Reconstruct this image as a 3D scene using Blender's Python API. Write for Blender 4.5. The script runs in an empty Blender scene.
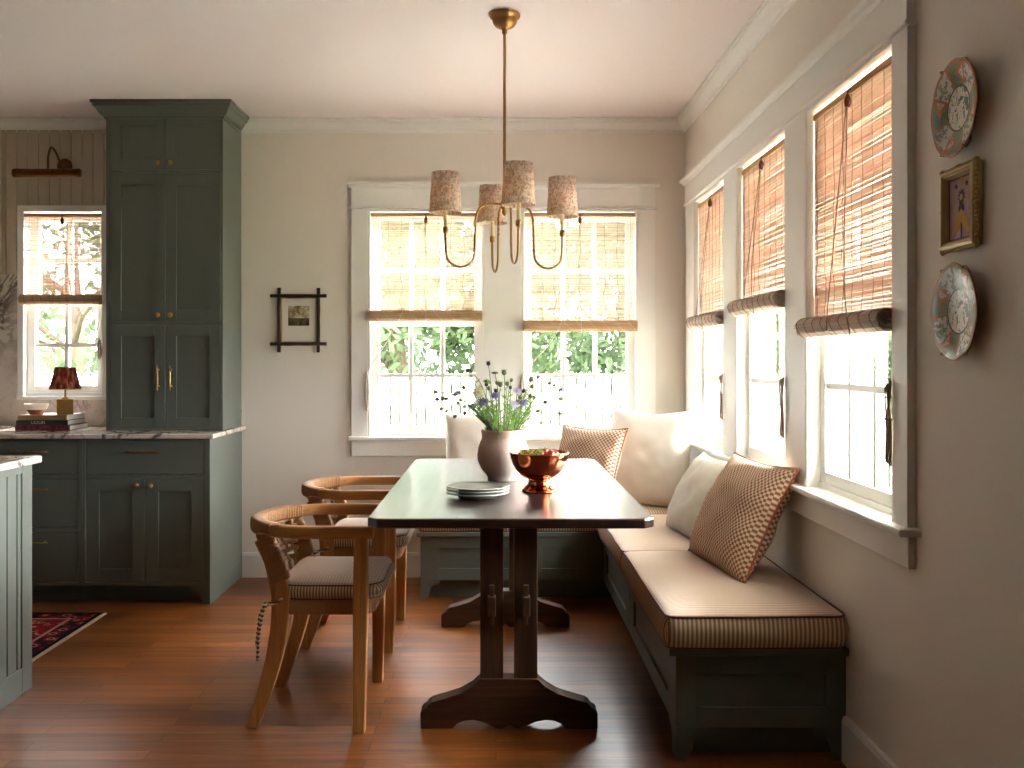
import bpy, bmesh, math, random
from mathutils import Vector, Matrix, noise as mnoise
PI = math.pi
R = math.radians
rnd = random.Random(7)
scene = bpy.context.scene
COL = scene.collection

# ------------------------------------------------------------------ colour / materials
def lin(c):
    out = []
    for v in c[:3]:
        v = v / 255.0
        out.append(v / 12.92 if v <= 0.04045 else ((v + 0.055) / 1.055) ** 2.4)
    return (out[0], out[1], out[2], 1.0)

class NT:
    def __init__(self, name):
        self.m = bpy.data.materials.new(name)
        self.m.use_nodes = True
        self.t = self.m.node_tree
        self.t.nodes.clear()
        self.out = self.t.nodes.new('ShaderNodeOutputMaterial')
    def n(self, typ, **kw):
        nd = self.t.nodes.new(typ)
        for k, v in kw.items():
            if k.startswith('i_'):
                key = k[2:]
                key = int(key) if key.isdigit() else key.replace('_', ' ')
                nd.inputs[key].default_value = v
            else:
                setattr(nd, k, v)
        return nd
    def l(self, a, b):
        self.t.links.new(a, b)
    def coord(self, kind='Object', scale=(1, 1, 1), rot=(0, 0, 0), loc=(0, 0, 0)):
        tc = self.n('ShaderNodeTexCoord')
        mp = self.n('ShaderNodeMapping')
        mp.inputs['Scale'].default_value = scale
        mp.inputs['Rotation'].default_value = rot
        mp.inputs['Location'].default_value = loc
        self.l(tc.outputs[kind], mp.inputs['Vector'])
        return mp.outputs['Vector']
    def noise(self, vec, scale=5, detail=4, rough=0.55, dist=0.0):
        nd = self.n('ShaderNodeTexNoise')
        nd.inputs['Scale'].default_value = scale
        nd.inputs['Detail'].default_value = detail
        nd.inputs['Roughness'].default_value = rough
        nd.inputs['Distortion'].default_value = dist
        self.l(vec, nd.inputs['Vector'])
        return nd.outputs['Fac']
    def ramp(self, fac, stops, interp='LINEAR'):
        nd = self.n('ShaderNodeValToRGB')
        cr = nd.color_ramp
        cr.interpolation = interp
        while len(cr.elements) < len(stops):
            cr.elements.new(0.5)
        for e, (p, c) in zip(cr.elements, stops):
            e.position = p
            e.color = c if len(c) == 4 else lin(c)
        self.l(fac, nd.inputs['Fac'])
        return nd.outputs['Color']
    def mix(self, fac, a, b, blend='MIX'):
        nd = self.n('ShaderNodeMixRGB', blend_type=blend)
        for k, v in (('Fac', fac), ('Color1', a), ('Color2', b)):
            if hasattr(v, 'is_linked') or hasattr(v, 'links'):
                self.l(v, nd.inputs[k])
            else:
                nd.inputs[k].default_value = v
        return nd.outputs['Color']
    def math(self, op, a, b=None, c=None):
        nd = self.n('ShaderNodeMath', operation=op)
        for i, v in enumerate((a, b, c)):
            if v is None:
                continue
            if hasattr(v, 'links'):
                self.l(v, nd.inputs[i])
            else:
                nd.inputs[i].default_value = v
        return nd.outputs[0]
    def bump(self, h, strength=0.2, dist=0.01):
        nd = self.n('ShaderNodeBump')
        nd.inputs['Strength'].default_value = strength
        nd.inputs['Distance'].default_value = dist
        self.l(h, nd.inputs['Height'])
        return nd.outputs['Normal']
    def principled(self, color, rough=0.6, metal=0.0, normal=None, spec=0.5, **kw):
        p = self.n('ShaderNodeBsdfPrincipled')
        for key, v in (('Base Color', color), ('Roughness', rough), ('Metallic', metal)):
            if hasattr(v, 'links'):
                self.l(v, p.inputs[key])
            else:
                p.inputs[key].default_value = v
        p.inputs['Specular IOR Level'].default_value = spec
        if normal is not None:
            self.l(normal, p.inputs['Normal'])
        for k, v in kw.items():
            p.inputs[k.replace('_', ' ')].default_value = v
        self.p = p
        self.l(p.outputs[0], self.out.inputs['Surface'])
        return p
    def sep(self, vec):
        nd = self.n('ShaderNodeSeparateXYZ')
        self.l(vec, nd.inputs[0])
        return nd.outputs

def paint(name, c, rough=0.55, var=0.03, bump=0.03, scale=3.0, spec=0.4):
    t = NT(name)
    v = t.coord()
    f = t.noise(v, scale, 4)
    a = lin(c)
    d = tuple(x * (1 - var * 2) for x in a[:3]) + (1,)
    col = t.mix(f, d, a)
    f2 = t.noise(v, 180, 2)
    t.principled(col, rough, 0, t.bump(f2, bump, 0.002), spec)
    return t.m

def metal(name, c, rough=0.3, c2=None, met=1.0):
    t = NT(name)
    v = t.coord()
    f = t.noise(v, 22, 4)
    a = lin(c)
    b = lin(c2) if c2 else tuple(x * 0.7 for x in a[:3]) + (1,)
    t.principled(t.mix(f, a, b), t.math('MULTIPLY_ADD', f, 0.2, rough - 0.1), met)
    return t.m

def wood(name, dark, light, axis='z', rough=0.4, scale=1.0, spec=0.45):
    t = NT(name)
    s = {'x': (1.6, 28, 28), 'y': (28, 1.6, 28), 'z': (28, 28, 1.6)}[axis]
    v = t.coord(scale=tuple(k * scale for k in s))
    f = t.noise(v, 1.0, 6, 0.6, 0.7)
    f2 = t.noise(v, 5.0, 3)
    col = t.ramp(f, [(0.3, dark), (0.68, light)])
    col = t.mix(0.25, col, t.ramp(f2, [(0.35, dark), (0.65, light)]))
    t.principled(col, t.math('MULTIPLY_ADD', f, 0.2, rough - 0.1), 0, t.bump(f2, 0.08, 0.002), spec)
    return t.m

def fabric(name, c, c2=None, weave=400, rough=0.9, bump=0.25):
    t = NT(name)
    v = t.coord()
    f = t.noise(v, 9, 4)
    a = lin(c)
    b = lin(c2) if c2 else tuple(x * 0.9 for x in a[:3]) + (1,)
    w = t.noise(v, weave, 2)
    col = t.mix(t.math('MULTIPLY_ADD', w, 0.6, t.math('MULTIPLY', f, 0.4)), b, a)
    p = t.principled(col, rough, 0, t.bump(w, bump, 0.003), 0.2)
    p.inputs['Sheen Weight'].default_value = 0.25
    return t.m

def stripe(name, c1, c2, axis, pitch, width=0.45, soft=0.12):
    """woven ticking: stripes across one local axis"""
    t = NT(name)
    v = t.coord()
    o = t.sep(v)['XYZ'.index(axis)]
    tri = t.math('PINGPONG', t.math('MULTIPLY', o, 2.0 / pitch), 1.0)
    col = t.ramp(tri, [(max(0, width - soft), lin(c1)), (min(1, width + soft), lin(c2))])
    w = t.noise(v, 500, 2)
    col = t.mix(t.math('MULTIPLY', w, 0.25), col, lin(c1))
    t.principled(col, 0.92, 0, t.bump(w, 0.2, 0.002), 0.15)
    return t.m

M = {}
M['wall'] = paint('wall_paint', (235, 228, 218), 0.7, 0.015, 0.04, 1.2, 0.25)
M['trim'] = paint('trim_paint', (238, 236, 231), 0.42, 0.01, 0.02)
M['ceiling'] = paint('ceiling_paint', (240, 232, 231), 0.8, 0.01, 0.03, 1.0, 0.2)
M['green'] = paint('sage_green_paint', (100, 106, 98), 0.42, 0.02, 0.03, 2.0, 0.45)
M['board'] = paint('panelled_wall_paint', (196, 182, 162), 0.6, 0.015, 0.03)
M['brass'] = metal('aged_brass', (206, 162, 98), 0.3, (158, 116, 62), .85)
M['darkbrass'] = metal('dark_bronze_brass', (132, 92, 50), 0.34, (84, 56, 30))
M['copper'] = metal('polished_copper', (214, 126, 84), 0.12, (184, 98, 62))
M['gold'] = metal('gilt', (220, 196, 142), 0.42, (178, 148, 92), .3)

def floor_mat():
    t = NT('oak_strip_floor')
    v = t.coord()
    br = t.n('ShaderNodeTexBrick')
    br.offset = 0.37
    br.inputs['Scale'].default_value = 1.0
    br.inputs['Mortar Size'].default_value = 0.0012
    br.inputs['Mortar Smooth'].default_value = 0.1
    br.inputs['Brick Width'].default_value = 1.15
    br.inputs['Row Height'].default_value = 0.072
    br.inputs['Color1'].default_value = (0, 0, 0, 1)
    br.inputs['Color2'].default_value = (1, 1, 1, 1)
    br.inputs['Mortar'].default_value = (0.4, 0.4, 0.4, 1)
    t.l(v, br.inputs['Vector'])
    v2 = t.coord(scale=(1.4, 22, 1))
    # each board shifts the grain
    addv = t.n('ShaderNodeVectorMath', operation='ADD')
    t.l(v2, addv.inputs[0])
    cmb = t.n('ShaderNodeCombineXYZ')
    sh = t.math('MULTIPLY', br.outputs['Color'], 37.0)
    t.l(sh, cmb.inputs[0]); t.l(sh, cmb.inputs[2])
    t.l(cmb.outputs[0], addv.inputs[1])
    g = t.noise(addv.outputs[0], 1.6, 7, 0.62, 1.2)
    base = t.ramp(br.outputs['Color'], [(0.0, (80, 39, 13)), (0.5, (116, 61, 23)), (1.0, (158, 92, 40))])
    grain = t.ramp(g, [(0.32, (60, 28, 9)), (0.66, (160, 94, 42))])
    col = t.mix(0.5, base, grain)
    col = t.mix(br.outputs['Fac'], col, lin((36, 16, 8)))
    rough = t.math('MULTIPLY_ADD', g, 0.16, 0.27)
    h = t.math('SUBTRACT', t.math('MULTIPLY', g, 0.12), br.outputs['Fac'])
    p = t.principled(col, rough, 0, t.bump(h, 0.25, 0.0015), 0.5)
    return t.m
M['floor'] = floor_mat()

M['teak'] = wood('honey_teak', (146, 94, 48), (200, 142, 84), 'z', 0.45)
M['teak_rail'] = wood('honey_teak_rail', (146, 94, 48), (200, 142, 84), 'x', 0.42)
M['oak_dark'] = wood('dark_oak', (34, 22, 14), (86, 56, 34), 'z', 0.45)
M['oak_dark_x'] = wood('dark_oak_foot', (34, 21, 13), (88, 54, 32), 'x', 0.45)
M['oak_dark_y'] = wood('dark_oak_stretcher', (34, 21, 13), (80, 50, 30), 'y', 0.45)
M['twig'] = wood('dark_twig', (36, 22, 16), (70, 44, 30), 'z', 0.55)

def tabletop_mat():
    t = NT('ebonised_table_top')
    v = t.coord(scale=(22, 1.4, 22))
    f = t.noise(v, 1.2, 6, 0.6, 0.6)
    col = t.ramp(f, [(0.3, (24, 14, 11)), (0.7, (52, 30, 21))])
    p = t.principled(col, t.math('MULTIPLY_ADD', f, 0.12, 0.24), 0, t.bump(f, 0.05, 0.001), 0.5)
    p.inputs['Coat Weight'].default_value = 0.5
    p.inputs['Coat IOR'].default_value = 1.5
    p.inputs['Coat Roughness'].default_value = 0.2
    return t.m
M['tabletop'] = tabletop_mat()

def marble_mat():
    t = NT('veined_marble')
    v = t.coord()
    f = t.noise(v, 3.2, 9, 0.62, 1.6)
    ridge = t.math('ABSOLUTE', t.math('SUBTRACT', f, 0.5))
    f2 = t.noise(t.coord(loc=(5, 3, 1)), 7.0, 7, 0.6, 1.0)
    r2 = t.math('ABSOLUTE', t.math('SUBTRACT', f2, 0.5))
    col = t.ramp(ridge, [(0.0, (92, 84, 86)), (0.018, (140, 130, 126)), (0.06, (226, 216, 206))])
    col2 = t.ramp(r2, [(0.0, (150, 138, 128)), (0.02, (225, 215, 204))])
    mask = t.ramp(t.noise(v, 1.9, 2), [(0.42, (0, 0, 0, 1)), (0.55, (1, 1, 1, 1))])
    col = t.mix(mask, lin((226, 216, 206)), col)
    col = t.mix(0.35, col, col2, 'MULTIPLY')
    t.principled(col, 0.16, 0, None, 0.5)
    return t.m
M['marble'] = marble_mat()

def glass_mat():
    t = NT('window_glass')
    tr = t.n('ShaderNodeBsdfTransparent')
    tr.inputs['Color'].default_value = (0.97, 0.98, 0.97, 1)
    gl = t.n('ShaderNodeBsdfGlossy')
    gl.inputs['Roughness'].default_value = 0.02
    fr = t.n('ShaderNodeFresnel')
    geo = t.n('ShaderNodeNewGeometry')
    ior = t.n('ShaderNodeMapRange')
    ior.inputs['To Min'].default_value = 1.3; ior.inputs['To Max'].default_value = 1 / 1.3
    t.l(geo.outputs['Backfacing'], ior.inputs['Value'])
    t.l(ior.outputs[0], fr.inputs['IOR'])
    mx = t.n('ShaderNodeMixShader')
    t.l(fr.outputs[0], mx.inputs[0]); t.l(tr.outputs[0], mx.inputs[1]); t.l(gl.outputs[0], mx.inputs[2])
    t.l(mx.outputs[0], t.out.inputs['Surface'])
    return t.m
M['glass'] = glass_mat()

def bamboo_mat(name, transl, c1, c2, c3):
    t = NT(name)
    v = t.coord(scale=(3.0, 60, 160))
    f = t.noise(v, 1.0, 3, 0.6)
    vz = t.coord(scale=(0.6, 0.6, 30))
    f2 = t.noise(vz, 1.0, 3, 0.6)
    col = t.ramp(t.math('MULTIPLY_ADD', f, 0.6, t.math('MULTIPLY', f2, 0.4)), [(0.33, c1), (0.5, c2), (0.66, c3)])
    df = t.n('ShaderNodeBsdfDiffuse'); tl = t.n('ShaderNodeBsdfTranslucent')
    t.l(col, df.inputs['Color']); t.l(col, tl.inputs['Color'])
    mx = t.n('ShaderNodeMixShader'); mx.inputs[0].default_value = transl
    t.l(df.outputs[0], mx.inputs[1]); t.l(tl.outputs[0], mx.inputs[2])
    t.l(mx.outputs[0], t.out.inputs['Surface'])
    return t.m
M['slat'] = bamboo_mat('split_bamboo_slats', 0.27, (222, 200, 182), (236, 222, 208), (246, 240, 232))
M['slat_tan'] = bamboo_mat('shaded_tan_bamboo_slats', 0.23, (188, 156, 134), (212, 184, 164), (230, 208, 192))  # darker copy of the slats, put in for weaker backlight
M['roll_grey'] = bamboo_mat('roomlight_toned_bamboo_roll', 0.25, (196, 174, 158), (216, 198, 182), (232, 218, 206))  # tone shifted for rolls that face the dim room
M['roll'] = bamboo_mat('rolled_bamboo', 0.18, (168, 128, 94), (198, 160, 124), (216, 186, 152))
M['string'] = fabric('jute_string', (128, 100, 76), (96, 72, 54), 300)
M['cord'] = fabric('grey_brown_cord', (186, 162, 142), (150, 126, 106), 300)
M['palecord'] = fabric('pale_cord', (216, 204, 190), (190, 176, 160), 300)
M['pulley'] = wood('red_brown_pulley', (92, 44, 24), (142, 76, 44), 'z', 0.4)

M['rope'] = fabric('twisted_rush_cord', (176, 130, 88), (130, 90, 56), 120, 0.85, 0.5)
M['weave'] = fabric('woven_straw_strap', (190, 152, 112), (148, 112, 78), 160, 0.85, 0.4)
M['linen'] = fabric('white_linen', (212, 206, 196), (196, 189, 178), 350)
M['linen2'] = fabric('ivory_nubby_linen', (228, 218, 204), (204, 190, 174), 140, 0.9, 0.5)
M['tick_x'] = stripe('ticking_across_x', (206, 184, 156), (132, 100, 78), 'X', 0.0145)
M['tick_y'] = stripe('ticking_across_y', (206, 184, 156), (132, 100, 78), 'Y', 0.0145)
M['tick_top'] = stripe('ticking_top', (216, 198, 184), (182, 156, 140), 'Y', 0.0145)
M['pipe_brown'] = fabric('brown_piping', (120, 76, 60), (96, 58, 46), 300)
M['pipe_rust'] = fabric('rust_piping', (178, 92, 62), (150, 70, 46), 300)

def check_mat():
    t = NT('small_check_weave')
    v = t.coord(rot=(0, 0, 0))
    s = t.sep(v)
    k = 1.0 / 0.0215
    a = t.math('PINGPONG', t.math('MULTIPLY', s[0], k * 2), 1.0)
    b = t.math('PINGPONG', t.math('MULTIPLY', s[2], k * 2), 1.0)
    # soft dotted check: brown where the two waves differ
    d = t.math('ABSOLUTE', t.math('SUBTRACT', a, b))
    e = t.math('ABSOLUTE', t.math('SUBTRACT', t.math('ADD', a, b), 1.0))
    f = t.math('SUBTRACT', d, e)
    col = t.ramp(t.math('MULTIPLY_ADD', f, 0.5, 0.5), [(0.46, (212, 190, 164)), (0.54, (134, 82, 60))])
    w = t.noise(v, 450, 2)
    col = t.mix(t.math('MULTIPLY', w, 0.2), col, lin((190, 160, 134)))
    t.principled(col, 0.92, 0, t.bump(w, 0.25, 0.002), 0.15)
    return t.m
M['check'] = check_mat()

# ------------------------------------------------------------------ mesh builder
class MB:
    def __init__(self):
        self.v = []; self.f = []; self.mi = []; self.sm = []
    def add(self, verts, faces, mi=0, smooth=False):
        o = len(self.v)
        self.v += [Vector(p) for p in verts]
        for f in faces:
            self.f.append([o + i for i in f]); self.mi.append(mi); self.sm.append(smooth)
        return self
    def box(self, x0, x1, y0, y1, z0, z1, mi=0):
        vs = [(x, y, z) for z in (z0, z1) for y in (y0, y1) for x in (x0, x1)]
        fs = [(0, 2, 3, 1), (4, 5, 7, 6), (0, 1, 5, 4), (2, 6, 7, 3), (0, 4, 6, 2), (1, 3, 7, 5)]
        return self.add(vs, fs, mi)
    def prism(self, poly, axis, lo, hi, mi=0, smooth=False):
        """poly: 2D outline; extruded along axis. x:(y,z) y:(x,z) z:(x,y)"""
        def P(p, t):
            return {'x': (t, p[0], p[1]), 'y': (p[0], t, p[1]), 'z': (p[0], p[1], t)}[axis]
        n = len(poly)
        area = sum(poly[i][0] * poly[(i + 1) % n][1] - poly[(i + 1) % n][0] * poly[i][1] for i in range(n))
        pl = list(poly) if area > 0 else list(reversed(poly))
        vs = [P(p, lo) for p in pl] + [P(p, hi) for p in pl]
        flip = axis == 'y'
        side = [(i, (i + 1) % n, n + (i + 1) % n, n + i) for i in range(n)]
        bot = [tuple(reversed(range(n)))]; top = [tuple(range(n, 2 * n))]
        if flip:
            side = [tuple(reversed(s)) for s in side]; bot = [tuple(range(n))]; top = [tuple(reversed(range(n, 2 * n)))]
        self.add(vs, side, mi, smooth)
        o = len(self.v) - 2 * n
        for f in bot + top:
            self.f.append([o + i for i in f]); self.mi.append(mi); self.sm.append(False)
        return self
    def sweep(self, path, prof, up=None, closed=False, mi=0, smooth=True, scale=None, caps=True):
        """prof: list of (a,b) in the frame (side, up)."""
        path = [Vector(p) for p in path]
        n = len(path); k = len(prof)
        vs = []
        prev = None
        for i in range(n):
            if closed:
                t = path[(i + 1) % n] - path[i - 1]
            else:
                t = path[min(i + 1, n - 1)] - path[max(i - 1, 0)]
            t.normalize()
            if up is not None:
                u = Vector(up) - t * t.dot(Vector(up))
                u.normalize()
            else:
                if prev is None:
                    a = Vector((0, 0, 1)) if abs(t.z) < 0.9 else Vector((1, 0, 0))
                    u = a - t * a.dot(t)
                else:
                    u = prev - t * prev.dot(t)
                u.normalize()
            prev = u
            s = t.cross(u)
            sc = scale[i] if scale else 1.0
            for a, b in prof:
                vs.append(path[i] + s * a * sc + u * b * sc)
        fs = []
        for i in range(n if closed else n - 1):
            j = (i + 1) % n
            for q in range(k):
                r = (q + 1) % k
                fs.append((i * k + q, i * k + r, j * k + r, j * k + q))
        self.add(vs, fs, mi, smooth)
        if caps and not closed:
            o = len(self.v) - len(vs)
            self.f.append([o + q for q in reversed(range(k))]); self.mi.append(mi); self.sm.append(False)
            self.f.append([o + (n - 1) * k + q for q in range(k)]); self.mi.append(mi); self.sm.append(False)
        return self
    def tube(self, path, r, seg=8, closed=False, mi=0, scale=None):
        if isinstance(r, (list, tuple)):
            scale = r; r = 1.0
        prof = [(r * math.cos(2 * PI * q / seg), r * math.sin(2 * PI * q / seg)) for q in range(seg)]
        return self.sweep(path, prof, None, closed, mi, True, scale)
    def lathe(self, prof, c=(0, 0, 0), seg=32, mi=0, axis='z', rfun=None):
        """prof: (r, h) list; axis the direction of h"""
        vs = []; k = len(prof)
        for s in range(seg):
            a = 2 * PI * s / seg
            for (r, h) in prof:
                rr = r * (rfun(a, h) if rfun else 1.0)
                x, y = rr * math.cos(a), rr * math.sin(a)
                p = {'z': (x, y, h), 'x': (h, x, y), 'y': (y, h, x)}[axis]
                vs.append((c[0] + p[0], c[1] + p[1], c[2] + p[2]))
        fs = []
        for s in range(seg):
            t = (s + 1) % seg
            for q in range(k - 1):
                fs.append((s * k + q, t * k + q, t * k + q + 1, s * k + q + 1))
        return self.add(vs, fs, mi, True)
    def ball(self, c, r, seg=12, rings=8, mi=0, sq=(1, 1, 1)):
        prof = [(max(1e-4, math.sin(PI * i / rings)) * r, -math.cos(PI * i / rings) * r) for i in range(rings + 1)]
        o = len(self.v)
        self.lathe(prof, (0, 0, 0), seg, mi)
        for i in range(o, len(self.v)):
            p = self.v[i]
            self.v[i] = Vector((c[0] + p.x * sq[0], c[1] + p.y * sq[1], c[2] + p.z * sq[2]))
        return self
    def xf(self, mat, start=0):
        for i in range(start, len(self.v)):
            self.v[i] = mat @ self.v[i]
        return self
    def build(self, name, mats, parent=None, origin=None, bevel=0.0, seg=2, subsurf=0, merge=True, angle=35):
        if not isinstance(mats, (list, tuple)):
            mats = [mats]
        if parent is not None:
            o = Vector((0, 0, 0)); p = parent
            while p is not None:
                o += Vector(p.location); p = p.parent
            loc = Vector((0, 0, 0))
        else:
            if origin is None:
                xs = [q.x for q in self.v]; ys = [q.y for q in self.v]; zs = [q.z for q in self.v]
                origin = ((min(xs) + max(xs)) / 2, (min(ys) + max(ys)) / 2, min(zs))
            o = Vector(origin); loc = o
        me = bpy.data.meshes.new(name)
        me.from_pydata([tuple(q - o) for q in self.v], [], self.f)
        for m in mats:
            me.materials.append(m)
        me.polygons.foreach_set('material_index', self.mi)
        me.polygons.foreach_set('use_smooth', self.sm)
        bm = bmesh.new(); bm.from_mesh(me)
        if merge:
            bmesh.ops.remove_doubles(bm, verts=bm.verts, dist=1e-5)
        bmesh.ops.recalc_face_normals(bm, faces=bm.faces)
        bm.to_mesh(me); bm.free()
        me.update()
        ob = bpy.data.objects.new(name, me)
        COL.objects.link(ob)
        ob.location = loc
        if parent is not None:
            ob.parent = parent
        if bevel:
            b = ob.modifiers.new('bevel', 'BEVEL')
            b.width = bevel; b.segments = seg; b.limit_method = 'ANGLE'; b.angle_limit = R(angle)
            b.harden_normals = False
        if subsurf:
            s = ob.modifiers.new('sub', 'SUBSURF'); s.levels = subsurf; s.render_levels = subsurf
        return ob

def tag(o, label, cat, group=None, kind=None):
    o['label'] = label
    o['category'] = cat
    if group: o['group'] = group
    if kind: o['kind'] = kind
    return o
def thing(name, label, cat, loc=(0, 0, 0), group=None, kind=None):
    o = bpy.data.objects.new(name, None)
    o.empty_display_size = 0.05
    COL.objects.link(o)
    o.location = loc
    return tag(o, label, cat, group, kind)
def dup(o, parent=None):
    c = o.copy(); COL.objects.link(c)
    if parent is not None: c.parent = parent
    for ch in list(o.children):
        dup(ch, c)
    return c
def arc(cx, cy, r, a0, a1, n, ry=None):
    ry = r if ry is None else ry
    return [(cx + r * math.cos(a0 + (a1 - a0) * i / n), cy + ry * math.sin(a0 + (a1 - a0) * i / n)) for i in range(n + 1)]
def bez(p0, p1, p2, p3, n=12):
    p0, p1, p2, p3 = map(Vector, (p0, p1, p2, p3))
    return [p0 * (1 - t) ** 3 + p1 * 3 * t * (1 - t) ** 2 + p2 * 3 * t * t * (1 - t) + p3 * t ** 3 for t in [i / n for i in range(n + 1)]]
def spline(pts, n=8):
    """Catmull-Rom through points"""
    P = [Vector(p) for p in pts]
    P = [P[0] * 2 - P[1]] + P + [P[-1] * 2 - P[-2]]
    out = []
    for i in range(1, len(P) - 2):
        for k in range(n):
            t = k / n
            a, b, c, d = P[i - 1], P[i], P[i + 1], P[i + 2]
            out.append(0.5 * ((2 * b) + (c - a) * t + (2 * a - 5 * b + 4 * c - d) * t * t + (3 * b - a - 3 * c + d) * t ** 3))
    out.append(P[-2])
    return out
SKY, GLOW, EXPO = 3.2, 9, 2.5
# ------------------------------------------------------------------ camera
cam_d = bpy.data.cameras.new('camera')
cam = bpy.data.objects.new('camera', cam_d)
COL.objects.link(cam)
cam.location = (0, 0, 1.3)
cam.rotation_euler = (R(90), 0, 0)
cam_d.sensor_width = 36
cam_d.lens = 950 * 36 / 1024
cam_d.shift_x = 16 / 1024
cam_d.shift_y = -23 / 1024
cam_d.clip_start = 0.05
scene.camera = cam

BY, RX, CZ = 5.72, 1.14, 2.75          # back wall, right wall, ceiling
LX, FY = -6.4, -5.2                     # left wall, wall behind the camera
ZS, ZH = 0.845, 2.21                    # window sill and head
BW = [(-0.768, -0.072), (0.156, 0.851)]
KW = (-2.848, -2.352); KZ = (1.09, 2.21)
RW = [(2.667, 3.427), (3.66, 4.42), (4.652, 5.37)]

def wall_with_holes(name, a0, a1, z0, z1, t0, t1, axis, holes, mat, label):
    """axis 'x': wall runs along x with thickness t0..t1 in y; 'y': runs along y with thickness in x"""
    A = sorted({a0, a1} | {h[i] for h in holes for i in (0, 1)})
    Z = sorted({z0, z1} | {h[i] for h in holes for i in (2, 3)})
    solid = lambda i, j: 0 <= i < len(A) - 1 and 0 <= j < len(Z) - 1 and not any(
        h[0] <= (A[i] + A[i + 1]) / 2 <= h[1] and h[2] <= (Z[j] + Z[j + 1]) / 2 <= h[3] for h in holes)
    P = (lambda a, t, z: (a, t, z)) if axis == 'x' else (lambda a, t, z: (t, a, z))
    m = MB()
    for i in range(len(A) - 1):
        for j in range(len(Z) - 1):
            if not solid(i, j): continue
            b, c, d, e = A[i], A[i + 1], Z[j], Z[j + 1]
            for t in (t0, t1):
                m.add([P(b, t, d), P(c, t, d), P(c, t, e), P(b, t, e)], [(0, 1, 2, 3)])
            if not solid(i - 1, j): m.add([P(b, t0, d), P(b, t1, d), P(b, t1, e), P(b, t0, e)], [(0, 1, 2, 3)])
            if not solid(i + 1, j): m.add([P(c, t0, d), P(c, t1, d), P(c, t1, e), P(c, t0, e)], [(0, 1, 2, 3)])
            if not solid(i, j - 1): m.add([P(b, t0, d), P(c, t0, d), P(c, t1, d), P(b, t1, d)], [(0, 1, 2, 3)])
            if not solid(i, j + 1): m.add([P(b, t0, e), P(c, t0, e), P(c, t1, e), P(b, t1, e)], [(0, 1, 2, 3)])
    o = m.build(name, mat, origin=(0, 0, 0))
    return tag(o, label, 'wall', kind='structure')

M['dim'] = paint('bounce_damping_wall_paint', (84, 76, 68), .7)  # dark tone given to the unseen walls to cut bounced light
wall_with_holes('wall_back', LX - .15, RX + .16, 0, CZ, BY, BY + .16, 'x',
                [(a, b, ZS, ZH) for a, b in BW] + [KW + KZ], M['wall'], 'warm white back wall behind the dining table')
wall_with_holes('wall_right', FY - .15, BY, 0, CZ, RX, RX + .16, 'y',
                [(a, b, ZS, ZH) for a, b in RW], M['wall'], 'warm white right wall with the three windows')
tag(MB().box(LX - .15, LX, FY - .15, BY, 0, CZ).build('wall_left', M['dim'], origin=(0, 0, 0)), 'far left wall of the kitchen, out of frame', 'wall', kind='structure')
tag(MB().box(LX, RX, FY - .15, FY, 0, CZ).build('wall_front', M['dim'], origin=(0, 0, 0)), 'wall of the room behind the viewer', 'wall', kind='structure')
tag(MB().box(LX - .15, RX + .16, FY - .15, BY + .16, -.12, 0).build('floor', M['floor'], origin=(0, 0, 0)), 'polished red brown oak strip floor', 'floor', kind='structure')
tag(MB().box(LX - .15, RX + .18, FY - .15, BY + .3, CZ, CZ + .2).build('ceiling', M['ceiling'], origin=(0, 0, 0)), 'plain pale ceiling over the dining nook', 'ceiling', kind='structure')

# crown moulding: profile (out from wall, z)
CP = [(0, 2.672), (.010, 2.672), (.012, 2.688), (.022, 2.692), (.030, 2.700), (.044, 2.722), (.054, 2.727), (.056, 2.738), (.064, 2.740), (.064, 2.7499), (0, 2.7499)]
m = MB()
m.prism([(BY - d, z) for d, z in CP], 'x', LX, RX)
tag(m.build('trim_1', M['trim'], origin=(0, BY, 2.7)), 'white crown moulding along the back wall', 'moulding', kind='structure')
m = MB()
m.prism([(RX - d, z) for d, z in CP], 'y', FY, BY)
tag(m.build('trim_2', M['trim'], origin=(RX, 0, 2.7)), 'white crown moulding along the right wall', 'moulding', kind='structure')
# baseboards
BP = [(0, 0), (.018, 0), (.018, .132), (.012, .146), (0, .15)]
tag(MB().prism([(BY - d, z) for d, z in BP], 'x', -1.525, -.42).build('baseboard_back', M['trim'], origin=(-1, BY, 0)), 'white baseboard between green cabinet and back bench', 'baseboard', kind='structure')
tag(MB().prism([(RX - d, z) for d, z in BP], 'y', FY, 3.085).build('baseboard_right', M['trim'], origin=(RX, 2, 0)), 'white baseboard on right wall in front of the bench', 'baseboard', kind='structure')

# kitchen board panelling above the marble, V-jointed vertical boards
m = MB()
x = -3.6
while x < -1.64:
    x1 = x + .0655
    z0 = 1.82
    if x1 > KW[0] - .03 and x < KW[1] + .02: z0 = 2.235
    m.box(x + .0015, x1 - .0015, BY - .012, BY, z0, 2.69)
    x = x1
m.box(-3.6, -1.60, BY - .004, BY, 2.235, 2.69)
tag(m.build('wall_kitchen', M['board'], origin=(-2.6, BY, 1.8), bevel=.003, seg=1), 'vertical board panelling above the kitchen window', 'panelling', kind='structure')
# hood on the far left
m = MB()
m.prism([(5.22, 1.83), (5.70, 1.83), (5.70, 2.745), (5.42, 2.745), (5.22, 2.0)], 'x', -3.9, -2.965)
tag(m.build('range_hood', M['wall'], bevel=.006), 'plain plaster range hood at the left edge of the kitchen', 'range hood')
# marble splashback
m = MB()
m.box(-3.6, -2.874, BY - .014, BY - .0006, .9115, 1.82)
m.box(-2.874, -1.53, BY - .014, BY - .0006, .9115, 1.066)
tag(m.build('marble_backsplash', M['marble']), 'grey veined marble splashback around the kitchen window', 'splashback')

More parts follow.
